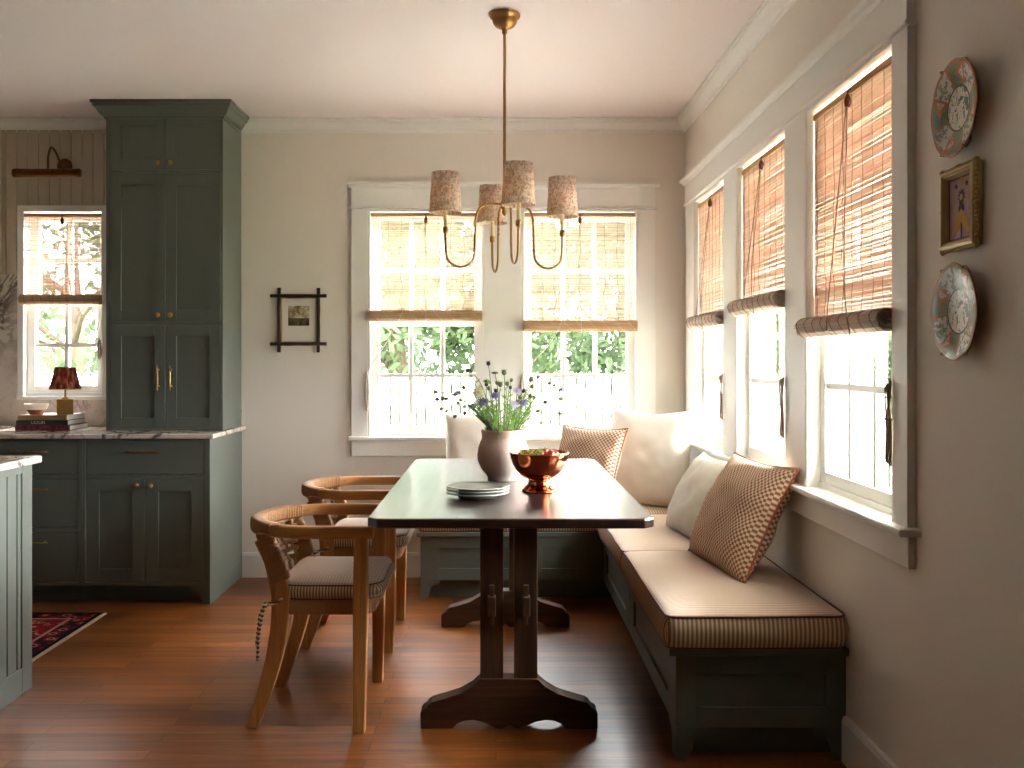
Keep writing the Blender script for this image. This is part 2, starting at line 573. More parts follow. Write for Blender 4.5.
# ------------------------------------------------------------------ window casings
def casing_back():
    y1, y0 = BY, BY - .025
    t = thing('trim_3', 'white casing around the pair of back windows', 'window trim', (.04, BY, ZS), kind='structure')
    for a, b in ((-.868, -.768), (-.072, .156), (.851, .955)):
        MB().box(a, b, y0, y1, ZS, ZH).build('casing_board', M['trim'], t, bevel=.002)
    MB().box(-.868, .955, y0 - .002, y1, ZH + .014, 2.335).build('head_board', M['trim'], t, bevel=.002)
    MB().box(-.882, .969, y0 - .012, y1, ZH, ZH + .014).build('head_bead', M['trim'], t, bevel=.005)
    MB().prism([(y1, 2.335), (y0 - .006, 2.335), (y0 - .012, 2.347), (y0 - .03, 2.353), (y0 - .03, 2.368), (y1, 2.372)], 'x', -.892, .979).build('head_cap', M['trim'], t, bevel=.002)
    MB().box(-.885, .972, y0 - .03, BY + .035, ZS - .022, ZS + .003).build('sill', M['trim'], t, bevel=.006)
    MB().box(-.868, .955, y0 + .004, y1, .728, ZS - .024).build('apron', M['trim'], t, bevel=.003)
casing_back()
def casing_right():
    x1, x0 = RX, RX - .025
    t = thing('trim_4', 'white casing around the three right wall windows', 'window trim', (RX, 4.1, ZS), kind='structure')
    for a, b in ((2.577, 2.667), (3.427, 3.66), (4.42, 4.652), (5.37, 5.575)):
        MB().box(x0, x1, a, b, ZS, ZH).build('casing_board', M['trim'], t, bevel=.002)
    MB().box(x0 - .002, x1, 2.577, 5.60, ZH + .014, 2.335).build('head_board', M['trim'], t, bevel=.002)
    MB().box(x0 - .012, x1, 2.562, 5.60, ZH, ZH + .014).build('head_bead', M['trim'], t, bevel=.005)
    MB().prism([(x1, 2.335), (x0 - .006, 2.335), (x0 - .012, 2.347), (x0 - .03, 2.353), (x0 - .03, 2.368), (x1, 2.372)], 'y', 2.55, 5.63).build('head_cap', M['trim'], t, bevel=.002)
    MB().box(x0 - .035, RX + .035, 2.545, 5.60, ZS - .018, ZS + .003).build('sill', M['trim'], t, bevel=.006)
    MB().box(x0 + .004, x1, 2.577, 5.58, .735, ZS - .02).build('apron', M['trim'], t, bevel=.003)
casing_right()
t = thing('trim_5', 'slim white casing of the kitchen window', 'window trim', (-2.6, BY, 1.09), kind='structure')
MB().box(KW[0] - .024, KW[0], BY - .022, BY, KZ[0], KZ[1]).build('casing_board', M['trim'], t, bevel=.002)
MB().box(KW[1], KW[1] + .024, BY - .022, BY, KZ[0], KZ[1]).build('casing_board', M['trim'], t, bevel=.002)
MB().box(KW[0] - .024, KW[1] + .024, BY - .022, BY, KZ[1], KZ[1] + .024).build('head_board', M['trim'], t, bevel=.002)
MB().box(KW[0] - .024, KW[1] + .024, BY - .03, BY + .02, KZ[0] - .024, KZ[0]).build('sill', M['trim'], t, bevel=.003)

# ------------------------------------------------------------------ windows (local: x along the wall, +y outward, z up)
def window(name, label, cx, cy, rz, w, z0, z1, cols, rows):
    root = thing(name, label, 'window', (0, 0, 0), kind='structure')
    h = w / 2
    zm = (z0 + z1) / 2 + .005
    j = MB()
    for s in (-1, 1):
        j.box(min(s * h, s * (h - .014)), max(s * h, s * (h - .014)), -.024, .15, z0, z1)
    j.box(-h + .014, h - .014, -.024, .15, z1 - .014, z1)
    j.box(-h + .014, h - .014, .02, .15, z0, z0 + .022)
    j.build('jamb', M['trim'], root, bevel=.002)
    def sash(nm, a, b, y0, y1, bot, top):
        st = .046; x0, x1 = -h + .014, h - .014
        s = MB()
        s.box(x0, x0 + st, y0, y1, a, b); s.box(x1 - st, x1, y0, y1, a, b)
        s.box(x0 + st, x1 - st, y0, y1, a, a + bot); s.box(x0 + st, x1 - st, y0, y1, b - top, b)
        so = s.build(nm, M['trim'], root, bevel=.0025)
        g0, g1, k0, k1 = x0 + st, x1 - st, a + bot, b - top
        mu = MB()
        for c in range(1, cols):
            x = g0 + (g1 - g0) * c / cols
            mu.prism([(x - .011, y0 + .006), (x + .011, y0 + .006), (x + .014, (y0 + y1) / 2), (x + .011, y1 - .004), (x - .011, y1 - .004), (x - .014, (y0 + y1) / 2)], 'z', k0, k1)
        for r in range(1, rows):
            z = k0 + (k1 - k0) * r / rows
            mu.box(g0, g1, y0 + .0065, y1 - .0045, z - .011, z + .011)
        mu.build('muntin', M['trim'], so)
        MB().box(g0, g1, (y0 + y1) / 2 - .002, (y0 + y1) / 2 + .002, k0, k1).build('glass', M['glass'], so)
    sash('lower_sash', z0 + .022, zm + .018, .026, .068, .04, .034)
    sash('upper_sash', zm - .018, z1 - .014, .072, .114, .034, .04)
    root.location = (cx, cy, 0)
    root.rotation_euler = (0, 0, rz)
    return root
window('window_1', 'left window of the pair on the back wall', sum(BW[0]) / 2, BY, 0, BW[0][1] - BW[0][0], ZS, ZH, 3, 2)
window('window_2', 'right window of the pair on the back wall', sum(BW[1]) / 2, BY, 0, BW[1][1] - BW[1][0], ZS, ZH, 3, 2)
for i, (nm, lb) in enumerate((('window_3', 'right wall window closest to the wall plates'), ('window_4', 'middle window of the right wall'), ('window_5', 'right wall window beside the room corner'))):
    a, b = RW[i]
    window(nm, lb, RX, (a + b) / 2, R(-90), b - a, ZS, ZH, 3, 2)
window('window_6', 'small kitchen window above the marble counter', sum(KW) / 2, BY, 0, KW[1] - KW[0], KZ[0], KZ[1], 2, 2)

# ------------------------------------------------------------------ bamboo roll-up blinds (local: x along, -y into room)
def blind(label, cx, cy, rz, w, ztop, zroll, r, yh, cord_side, cord_pts, bundle, loops=True, seed=1, group='bamboo roll-up blinds', pale=False):
    root = thing('bamboo_blind', label, 'blind', (0, 0, 0), group)
    q = random.Random(seed)
    h = w / 2
    cm = M['palecord'] if pale else M['cord']
    hr = MB(); hr.box(-h, h, yh - .006, yh + .012, ztop - .026, ztop - .004)
    hr.build('head_rail', M['roll'], root, bevel=.002)
    # slats
    s = MB(); z = ztop - .028
    while z > zroll:
        hh = q.choice((.0042, .005, .0056, .0068)); gap = q.choice((.0012, .0018, .0026, .0036) if pale or not loops else (.0004, .0007, .001, .0016))
        dz = q.uniform(-.0008, .0008)
        vs = []
        for xx, dd in ((-h, 0), (h, dz)):
            vs += [(xx, yh - .001, z - hh + dd), (xx, yh + .001, z - hh + dd), (xx, yh + .001, z + dd), (xx, yh - .001, z + dd)]
        s.add(vs, [(0, 1, 5, 4), (1, 2, 6, 5), (2, 3, 7, 6), (3, 0, 4, 7), (0, 3, 2, 1), (4, 5, 6, 7)])
        z -= hh + gap
    n = 9
    for i in range(n):
        x0 = -h + .03 + (w - .06) * i / (n - 1)
        pts = []
        ph = q.uniform(0, 6)
        k = 26
        for a in range(k + 1):
            zz = ztop - .02 + (zroll - ztop + .02) * a / k
            amp = .010 * (a / k) if loops else .002
            pts.append((x0 + amp * math.sin(a * 1.05 + ph) + .004 * math.sin(a * .4 + ph), yh - .0022, zz))
        s.tube(pts, .0009, 4, mi=1)
    s.build('slat_screen', [M['slat'] if pale else M['slat_tan'], M['string']], root, merge=False)
    # rolled-up part
    ro = MB()
    turns, steps = 4.5, 90
    sp = []
    for i in range(steps + 1):
        a = turns * 2 * PI * i / steps
        rr = .006 + (r - .006) * i / steps + .0009 * math.sin(i * 2.3)
        sp.append((rr * math.cos(a), rr * math.sin(a)))
    yc = yh - r
    o = len(ro.v); vs = []
    for (a, b) in sp:
        L = math.hypot(a, b); k = (L - .0035) / L
        for xx in (-h - .006, h + .006):
            vs.append((xx, yc + a, zroll + b)); vs.append((xx, yc + a * k, zroll + b * k))
    fs = []
    for i in range(steps):
        a = i * 4; b = a + 4
        fs += [(a, a + 2, b + 2, b), (a + 1, b + 1, b + 3, a + 3), (a, b, b + 1, a + 1), (a + 2, a + 3, b + 3, b + 2)]
    ro.add(vs, fs, 0, False)
    # binding loops round the roll
    for i in range(n):
        x0 = -h + .03 + (w - .06) * i / (n - 1)
        pts = [(x0 + .022 * math.sin(2 * a) * (1 if loops else .2), yc + (r + .001) * math.cos(a), zroll + (r + .001) * math.sin(a)) for a in [2 * PI * t / 24 for t in range(24)]]
        ro.tube(pts, .0011, 4, True, 1)
    ro.build('roll', [M['roll'] if pale or not loops else M['roll_grey'], M['palecord'] if pale else M['string']], root, merge=False)
    # pulley
    pz = ztop - .05; px = 0.0
    p = MB()
    p.lathe([(.001, 0), (.008, .002), (.011, .012), (.011, .026), (.008, .034), (.005, .042), (.001, .044)], (px, yh - .016, pz - .022), 14)
    p.tube([(px, yh - .006, pz + .04), (px, yh - .016, pz + .03), (px, yh - .016, pz + .02)], .003, 6)
    p.build('pulley', M['pulley'], root)
    c = MB()
    yo = yc - r - .003
    cr = .0021
    c.tube([(px - .004, yh - .02, pz - .02), (px - .035 * 0 - cord_pts[0], yo, zroll + r * .4), (px - cord_pts[0], yo, zroll - r * .5), (px - cord_pts[0], yc, zroll - r - .003)], cr, 6)
    end = Vector((cord_side, bundle[0], bundle[1]))
    x2 = cord_pts[1]
    zz = zroll + r * .3
    c.tube(spline([(px + .004, yh - .02, pz - .02), (px + x2, yo - .001, zz), end], 6), cr, 6)
    c.build('cord', cm, root)
    # bundle of spare cord on its cleat
    b = MB(); L = bundle[2]
    for k in range(5):
        ww = .006 + .003 * (k % 3)
        oy = -.004 * k
        pts = []
        for i in range(20):
            a = 2 * PI * i / 20
            pts.append((end.x + ww * math.sin(a) + .002 * math.sin(3 * a + k), end.y + oy * .5 + .004 * math.cos(a * 2 + k), end.z - L / 2 + L / 2 * math.cos(a) * (1 - .03 * k)))
        b.tube(pts, .0024, 5, True)
    for zf in (.2, .45):
        b.tube([(end.x + .013 * math.cos(a), end.y - .004 + .011 * math.sin(a), end.z - L * zf) for a in [2 * PI * i / 12 for i in range(12)]], .0022, 5, True)
    b.build('cord_bundle', cm, root)
    root.location = (cx, cy, 0)
    root.rotation_euler = (0, 0, rz)
    return root

yb = -.012
blind('pale bamboo blind on the back window above the vase and white cushion', sum(BW[0]) / 2, BY, 0, .664, 2.195, 1.568, .036, yb, -.352, (-.004, -.14), (-.03, 1.235, .235), seed=3, pale=True)
blind('pale bamboo blind hung lower on the back window beside the room corner', sum(BW[1]) / 2, BY, 0, .664, 2.195, 1.508, .036, yb, -.345, (-.004, -.12), (-.03, 1.225, .22), seed=5, pale=True)
blind('tan bamboo blind on the right wall window closest to the wall plates', RX, sum(RW[0]) / 2, R(-90), .722, 2.185, 1.415, .037, .004, .372, (.02, .16), (-.032, 1.245, .24), seed=8)
blind('tan bamboo blind on the middle window of the right wall', RX, sum(RW[1]) / 2, R(-90), .722, 2.185, 1.54, .038, .004, .372, (.06, .09), (-.032, 1.24, .24), seed=9)
blind('tan bamboo blind on the right wall window beside the corner', RX, sum(RW[2]) / 2, R(-90), .68, 2.185, 1.51, .038, .004, .35, (.06, .09), (-.032, 1.24, .23), seed=10)
blind('honey bamboo blind on the small kitchen window behind the table lamp', sum(KW) / 2, BY, 0, .466, 2.19, 1.665, .034, yb, .225, (.03, .09), (-.03, 1.43, .12), loops=False, seed=12)

# ------------------------------------------------------------------ outside
def grass_mat():
    t = NT('lawn')
    v = t.coord()
    col = t.ramp(t.noise(v, 6, 5), [(.3, (120, 130, 100)), (.7, (160, 168, 136))])
    t.principled(col, .9, 0, None, .1)
    return t.m
M['lawn'] = grass_mat()
M['fence'] = paint('white_fence_paint', (240, 240, 238), .6)
def leaf_mat(name, a, b):
    t = NT(name)
    v = t.coord()
    col = t.ramp(t.noise(v, 2.2, 4), [(.35, a), (.65, b)])
    df = t.n('ShaderNodeBsdfDiffuse'); tl = t.n('ShaderNodeBsdfTranslucent')
    t.l(col, df.inputs['Color']); t.l(col, tl.inputs['Color'])
    mx = t.n('ShaderNodeMixShader'); mx.inputs[0].default_value = .4
    t.l(df.outputs[0], mx.inputs[1]); t.l(tl.outputs[0], mx.inputs[2])
    t.l(mx.outputs[0], t.out.inputs['Surface'])
    return t.m
M['tree'] = leaf_mat('tree_leaves', (70, 84, 58), (108, 124, 90))
M['bark'] = wood('bark', (70, 56, 44), (110, 92, 74), 'z', .9)
GZ = -.35
tag(MB().box(-26, 26, BY + .2, 40, GZ - .2, GZ).build('ground', M['lawn'], origin=(0, 20, GZ)), 'green lawn outside the windows', 'lawn', kind='structure')
tag(MB().box(RX + .2, 26, -12, BY + .2, GZ - .2, GZ).build('ground_side', M['lawn'], origin=(12, 0, GZ)), 'green lawn beside the house', 'lawn', kind='structure')

M['bounce_pale'] = paint('pale_bounce_paint', (206, 200, 190), .8)  # pale tone of the added light-bouncing slabs
tag(MB().box(RX + .2, 3.1, -8, 9.4, GZ, -.16).build('bounce_slab', M['bounce_pale'], origin=(2, 2, GZ)), 'added pale slab bouncing light into the right wall windows', 'bounce_slab', kind='structure')  # unseen slab added outside to bounce light indoors
tag(MB().box(-7, RX + .19, BY + .2, 8.3, GZ, -.2).build('path', M['bounce_pale'], origin=(-2, 7, GZ)), 'added pale slab bouncing light into the back windows', 'path', kind='structure')  # second unseen bounce slab, added below the back windows
def fence_run(label, x0, x1, y):
    t = thing('picket_fence', label, 'fence', ((x0 + x1) / 2, y, GZ), 'white picket fence runs')
    m = MB(); x = x0; i = 0
    while x < x1 - .05:
        m.prism([(x, GZ + .06), (x + .066, GZ + .06), (x + .066, 1.14), (x + .033, 1.19), (x, 1.14)], 'y', y - .011, y + .011)
        x += .088
    m.build('pickets', M['fence'], t)
    for z in (.05, .86):
        MB().box(x0, x1, y + .011, y + .05, z, z + .09).build('rail', M['fence'], t)
    for xx in (x0 + .045, x1 - .045):
        p = MB().box(xx - .045, xx + .045, y + .05, y + .14, GZ, 1.2)
        p.lathe([(.0, 1.29), (.06, 1.21), (.06, 1.2)], (xx, y + .095, 0), 4)
        p.build('post', M['fence'], t)
fence_run('white picket fence seen low through the kitchen window', -6.2, -3.0, 9.6)
fence_run('white picket fence seen through the left back window', -2.99, .2, 9.6)
fence_run('white picket fence seen through the right back window', .21, 3.4, 9.6)

def tree(label, x, y, hgt, rad, seed):
    q = random.Random(seed)
    t = thing('garden_tree', label, 'tree', (x, y, GZ), 'trees beyond the fence')
    tr = MB()
    tr.tube([(x, y, GZ), (x + .05, y, GZ + hgt * .3), (x - .05, y + .05, GZ + hgt * .55), (x, y, GZ + hgt * .8)], [.16, .13, .1, .04], 8)
    for k in range(6):
        a = q.uniform(0, 6.28)
        b = Vector((x, y, GZ + hgt * q.uniform(.2, .55)))
        e = b + Vector((math.cos(a) * rad * .7, math.sin(a) * rad * .7, q.uniform(.4, 1.1)))
        tr.tube([b, b.lerp(e, .5) + Vector((0, 0, .12)), e], [.05, .035, .012], 6)
    tr.build('trunk', M['bark'], t)
    f = MB()
    cl = []
    for k in range(26):
        a = q.uniform(0, 6.28); rr = rad * math.sqrt(q.random()) * .8
        cl.append((x + rr * math.cos(a), y + rr * math.sin(a), GZ + hgt * q.uniform(.10, .95), rad * q.uniform(.25, .5)))
    for k in range(7000):
        c = q.choice(cl)
        d = Vector((q.gauss(0, 1), q.gauss(0, 1), q.gauss(0, 1))).normalized() * c[3] * q.uniform(.5, 1.05)
        p = Vector(c[:3]) + d
        u = Vector((q.gauss(0, 1), q.gauss(0, 1), q.gauss(0, 1))).normalized()
        w = u.orthogonal().normalized()
        L = q.uniform(.06, .11)
        f.add([p - u * L, p + w * L * .45 + u * .1 * L, p + u * L, p - w * L * .45 + u * .1 * L], [(0, 1, 2, 3)])
    f.build('foliage', M['tree'], t, merge=False)
for i, (x, y, h, r) in enumerate([(-8.2, 13.5, 4.6, 1.6), (-5.6, 12.6, 5.2, 1.9), (-3.2, 14.0, 4.8, 1.7), (-1.3, 12.4, 4.4, 1.5), (.35, 13.2, 4.9, 1.4), (1.75, 12.6, 4.3, 1.2), (3.9, 13.6, 4.2, 1.5), (4.5, 11.4, 3.0, 1.0)]):
    tree(['leafy tree beyond the fence on the far left of the kitchen view', 'leafy tree behind the fence in the kitchen window', 'leafy tree between the kitchen view and back windows', 'leafy tree filling the left back window above the fence',
          'leafy tree behind the fence at the mullion of back windows', 'leafy tree behind the fence in the right back window', 'leafy tree glimpsed past the corner window', 'leafy tree at the far end of the side garden'][i], x, y, h, r, 40 + i)
# neighbouring cream house and the porch rail seen through the right windows
M['siding'] = paint('cream_siding', (196, 188, 168), .6)
nb = thing('neighbour_house', 'cream clapboard house outside the right wall windows', 'house', (10.75, 11.5, GZ))
m = MB()
for k in range(20):
    z = GZ + k * .16
    m.prism([(9.0, z), (8.97, z), (8.99, z + .16), (9.0, z + .16)], 'y', 9.6, 13.5)
m.box(9.0, 12.5, 9.6, 13.5, GZ, GZ + 3.2)
m.build('wall', M['siding'], nb)
MB().box(8.94, 9.0, 9.54, 9.68, GZ, GZ + 3.2).build('corner_board', M['fence'], nb)
for y in (10.2, 12.0):
    w = MB().box(8.93, 9.0, y, y + .9, .9, 2.3).build('window', M['fence'], nb)
    MB().box(8.925, 8.93, y + .08, y + .82, .98, 2.22).build('pane', M['glass'], w)
MB().prism([(8.6, GZ + 3.2), (12.9, GZ + 3.2), (10.75, GZ + 4.6)], 'y', 9.3, 13.8).build('roof', M['bark'], nb)
pr = thing('porch_rail', 'white porch railing outside the right wall windows', 'railing', (2.9, 6.6, GZ))
MB().box(2.86, 2.94, 3.2, 9.3, .62, .68).build('rail', M['fence'], pr)
MB().box(2.86, 2.94, 3.2, 9.3, -.1, -.04).build('rail', M['fence'], pr)
for k in range(34):
    y = 3.3 + k * .18
    MB().box(2.88, 2.92, y, y + .04, -.05, .63).build('baluster', M['fence'], pr)
tag(MB().box(RX + .2, 3.15, -6, 9.45, 2.9, 3.05).build('shading_slab', M['fence'], bevel=.01), 'added white roof slab shading the right wall windows', 'roof', kind='structure')  # unseen roof added to hold back sky light at the right windows
for i, y in enumerate((5.3, 7.3, 9.3)):
    p = thing('porch_post', ['porch post nearest the house corner', 'middle white porch post outside the right windows', 'furthest white porch post along the side garden'][i], 'post', (2.9, y, GZ), 'porch posts')
    MB().box(2.82, 2.98, y - .08, y + .08, GZ, 2.9).build('shaft', M['fence'], p, bevel=.01)
    MB().box(2.78, 3.02, y - .12, y + .12, GZ, GZ + .25).build('plinth', M['fence'], p, bevel=.01)
# ------------------------------------------------------------------ cabinetry
G = M['green']
def shaker(name, parent, x0, x1, z0, z1, y, st=.06, th=.02, rec=.010, rail=None, rb=None):
    """panelled door facing -y with its front at y"""
    rail = rail or st; rb = rb or rail
    m = MB()
    m.box(x0, x0 + st, y, y + th, z0, z1); m.box(x1 - st, x1, y, y + th, z0, z1)
    m.box(x0 + st, x1 - st, y, y + th, z0, z0 + rb); m.box(x0 + st, x1 - st, y, y + th, z1 - rail, z1)
    d = m.build(name, G, parent, bevel=.0015, seg=1)
    MB().box(x0 + st - .003, x1 - st + .003, y + rec, y + th - .002, z0 + rb - .003, z1 - rail + .003).build('panel', G, d)
    return d
def knob(parent, x, y, z, nm='knob'):
    MB().lathe([(.0005, 0), (.007, .001), (.006, .004), (.005, .012), (.010, .017), (.0145, .024), (.013, .031), (.007, .035), (.0005, .036)], (0, 0, 0), 20, axis='y').xf(Matrix.Translation((x, y, z)) @ Matrix.Scale(-1, 4, (0, 1, 0))).build(nm, M['brass'], parent)
def pull(parent, x, y, z, L, vert=False, mat='brass'):
    m = MB(); h = L / 2
    ax = Vector((0, 0, 1)) if vert else Vector((1, 0, 0))
    c = Vector((x, y, z))
    out = Vector((0, -.028, 0))
    m.tube([c + out - ax * (h + .012), c + out - ax * h * .6, c + out, c + out + ax * h * .6, c + out + ax * (h + .012)], [.0035, .0052, .0062, .0052, .0035], 10)
    for s in (-1, 1):
        m.tube([c + ax * s * h * .88, c + out * .5 + ax * s * h * .88, c + out + ax * s * h * .88], [.0065, .004, .0055], 10)
        m.ball(c + out + ax * s * (h + .012), .0055, 10, 6)
    m.build('pull', M[mat], parent)

# tall cabinet standing on the counter
T = thing('tall_cabinet', 'tall sage green six-door cabinet standing on the marble counter', 'cabinet', (-1.856, 5.5, .912))
tx0, tx1, ty = -2.184, -1.529, 5.32
MB().box(tx0, tx1, ty + .022, BY - .016, .912, 2.748).build('carcass', G, T, bevel=.002)
m = MB()
m.box(tx0, -2.163, ty, ty + .022, .912, 2.748); m.box(-1.541, tx1, ty, ty + .022, .912, 2.748)
for a, b in ((.912, .919), (1.501, 1.523), (2.351, 2.372), (2.682, 2.748)):
    m.box(-2.163, -1.541, ty, ty + .022, a, b)
m.build('face_frame', G, T, bevel=.0012, seg=1)
for z0, z1, kind in ((.922, 1.498, 'pull'), (1.526, 2.348, 'low'), (2.375, 2.679, 'low')):
    for s, (a, b) in enumerate(((-2.160, -1.854), (-1.8505, -1.544))):
        d = shaker('door', T, a, b, z0, z1, ty + .001, .06, .0195, .011)
        kx = b - .033 if s == 0 else a + .033
        if kind == 'pull': pull(d, kx, ty, 1.3 - (378 - 361) * .0056, .105, True)
        else: knob(d, kx, ty, z0 + .031)
# crown on the cabinet, mitred around three sides
def crown_path(prof, pts):
    n = len(pts); m = MB(); vs = []
    for i, p in enumerate(pts):
        p = Vector((p[0], p[1], 0))
        d0 = (p - Vector((pts[i - 1][0], pts[i - 1][1], 0))).normalized() if i else None
        d1 = (Vector((pts[i + 1][0], pts[i + 1][1], 0)) - p).normalized() if i < n - 1 else None
        nr = lambda d: Vector((d.y, -d.x, 0))
        if d0 is None: o = nr(d1)
        elif d1 is None: o = nr(d0)
        else:
            o = nr(d0) + nr(d1); o = o / o.dot(nr(d0))
        for d, z in prof: vs.append((p.x + o.x * d, p.y + o.y * d, z))
    k = len(prof); fs = []
    for i in range(n - 1):
        for q in range(k):
            r = (q + 1) % k
            fs.append((i * k + q, (i + 1) * k + q, (i + 1) * k + r, i * k + r))
    fs.append(tuple(range(k))); fs.append(tuple((n - 1) * k + q for q in range(k)))
    m.add(vs, fs)
    return m
crown_path([(0, 2.655), (.008, 2.655), (.010, 2.668), (.020, 2.672), (.028, 2.682), (.046, 2.712), (.054, 2.716), (.056, 2.732), (.064, 2.734), (.064, 2.7495), (0, 2.7495)],
           [(tx0, BY - .08), (tx0, ty), (tx1, ty), (tx1, BY - .08)]).build('crown', G, T)

# base cabinets
by = 5.08
def bracket(x_edge, dirn, y0, y1, h, L, mat, parent, ztop):
    """bracket foot: straight at x_edge, ogee curve toward dirn"""
    pts = [(x_edge, 0), (x_edge + dirn * .034, 0)]
    pts += [(x_edge + dirn * (.034 + .012 * math.sin(t * PI / 2)), ztop * .25 * t) for t in (.5, 1)]
    pts += [(x_edge + dirn * (.046 + (L - .046) * (1 - math.cos(a))), ztop * .25 + ztop * .6 * math.sin(a)) for a in [PI / 2 * k / 8 for k in range(1, 9)]]
    pts += [(x_edge + dirn * L, ztop), (x_edge, ztop)]
    return MB().prism(pts, 'y', y0, y1).build('bracket_foot', mat, parent)
B = thing('base_cabinet', 'dark green base cabinet with one drawer over two panelled doors', 'cabinet', (-1.87, 5.4, 0))
MB().box(-2.211, -1.529, by + .022, BY - .002, .10, .884).build('carcass', G, B, bevel=.002)
MB().box(-1.549, -1.529, by + .022, BY - .002, 0, .10).build('side_skirt', G, B)
MB().box(-2.211, -1.549, by + .09, by + .11, 0, .10).build('toe_board', G, B)
m = MB()
m.box(-2.211, -2.194, by, by + .022, .10, .884); m.box(-1.559, -1.529, by, by + .022, .10, .884)
for a, b in ((.10, .116), (.672, .692), (.876, .884)):
    m.box(-2.194, -1.559, by, by + .022, a, b)
m.build('face_frame', G, B, bevel=.0012, seg=1)
bracket(-1.529, -1, by, by + .022, .1, .13, G, B, .10)
d = MB().box(-2.1915, -1.5615, by + .001, by + .02, .695, .8735).build('drawer', G, B, bevel=.003)
pull(d, -1.881, by, .815, .17)
for s, (a, b) in enumerate(((-2.1915, -1.879), (-1.8745, -1.5615))):
    d = shaker('door', B, a, b, .119, .669, by + .001, .068, .0195, .011)
    knob(d, b - .034 if s == 0 else a + .034, by, 1.3 - (485 - 361) * .00535)
D = thing('drawer_cabinet', 'dark green base cabinet with three stacked drawers behind the island', 'cabinet', (-2.475, 5.4, 0))
MB().box(-2.745, -2.2115, by + .022, BY - .002, .10, .884).build('carcass', G, D, bevel=.002)
MB().box(-2.745, -2.2115, by + .09, by + .11, 0, .10).build('toe_board', G, D)
m = MB()
m.box(-2.745, -2.729, by, by + .022, .10, .884); m.box(-2.233, -2.2115, by, by + .022, .10, .884)
for a, b in ((.10, .116), (.384, .408), (.671, .692), (.876, .884)):
    m.box(-2.729, -2.233, by, by + .022, a, b)
m.build('face_frame', G, D, bevel=.0012, seg=1)
for a, b, pz in ((.119, .381, .332), (.411, .668, .617), (.695, .8735, .816)):
    d = MB().box(-2.7265, -2.2355, by + .001, by + .02, a, b).build('drawer', G, D, bevel=.003)
    pull(d, -2.482, by, pz, .165)
c = MB().box(-3.6, -1.503, 5.052, BY - .002, .886, .911).build('countertop', M['marble'], bevel=.005)
tag(c, 'veined marble countertop along the back kitchen wall', 'countertop')

# island at the left edge
I = thing('kitchen_island', 'grey green island with boarded side at the left edge', 'kitchen island', (-2.6, 2.7, 0))
ix = -1.845
m = MB()
m.box(-3.3, ix - .012, 1.2, 3.78 - .012, 0, .892)
m.build('carcass', G, I)
m = MB()
m.box(ix - .012, ix, 3.70, 3.78, 0, .892)
m.box(ix - .012, ix, 1.2, 3.70, 0, .105)
m.box(ix - .012, ix, 1.2, 3.70, .862, .892)
m.build('side_frame', G, I, bevel=.0015, seg=1)
m = MB(); y = 3.70
m.box(ix - .012, ix - .004, 3.672, 3.698, .105, .862); y = 3.668
while y > 1.25:
    m.box(ix - .012, ix - .004, y - .071, y - .003, .105, .862); y -= .074
m.build('side_boards', G, I, bevel=.002, seg=1)
tag(MB().box(-3.33, ix + .027, 1.17, 3.81, .893, .921).build('island_top', M['marble'], bevel=.006), 'pale marble slab on top of the island', 'countertop')

# rug
def rug_mat():
    t = NT('red_patterned_rug')
    v = t.coord()
    s = t.sep(v)
    vo = t.n('ShaderNodeTexVoronoi'); vo.inputs['Scale'].default_value = 16
    t.l(v, vo.inputs['Vector'])
    ch = t.noise(v, 30, 3)
    field = t.ramp(vo.outputs['Distance'], [(.12, (36, 26, 44)), (.22, (196, 150, 128)), (.34, (150, 34, 40)), (.7, (120, 22, 32))], 'CONSTANT')
    field = t.mix(t.ramp(ch, [(.48, (0, 0, 0, 1)), (.56, (1, 1, 1, 1))]), field, lin((128, 30, 38)))
    bord = t.ramp(vo.outputs['Distance'], [(.14, (40, 30, 44)), (.22, (186, 120, 108)), (.34, (128, 34, 40)), (.56, (44, 26, 40))], 'CONSTANT')
    ex = t.math('SUBTRACT', .80, t.math('ABSOLUTE', s[0]))
    ey = t.math('SUBTRACT', .44, t.math('ABSOLUTE', s[1]))
    e = t.math('MINIMUM', ex, ey)
    line = t.ramp(t.math('PINGPONG', t.math('MULTIPLY', e, 1 / .05), 1.0), [(.2, (24, 18, 30)), (.35, (150, 50, 50))], 'CONSTANT')
    k1 = t.math('LESS_THAN', e, .12)
    k2 = t.math('LESS_THAN', t.math('ABSOLUTE', t.math('SUBTRACT', e, .12)), .009)
    k3 = t.math('LESS_THAN', e, .022)
    col = t.mix(k1, field, bord)
    col = t.mix(k2, col, lin((186, 140, 120)))
    col = t.mix(k3, col, lin((26, 18, 28)))
    t.principled(col, .95, 0, t.bump(t.noise(v, 260, 2), .4, .004), .1)
    return t.m
RG = thing('kitchen_rug', 'red and navy patterned rug between island and cabinets', 'rug', (-2.815, 4.44, 0))
MB().box(-3.615, -2.015, 4.0, 4.88, .0005, .009).build('pile', rug_mat(), RG, bevel=.003)
m = MB(); y = 4.005
while y < 4.876:
    a = rnd.uniform(-.004, .004)
    m.tube([(-2.017, y, .006), (-2.008, y + a, .005), (-1.999, y + a * 2, .002)], .0022, 4); y += .0052
m.build('fringe', fabric('cream_fringe', (214, 200, 172)), RG, merge=False)

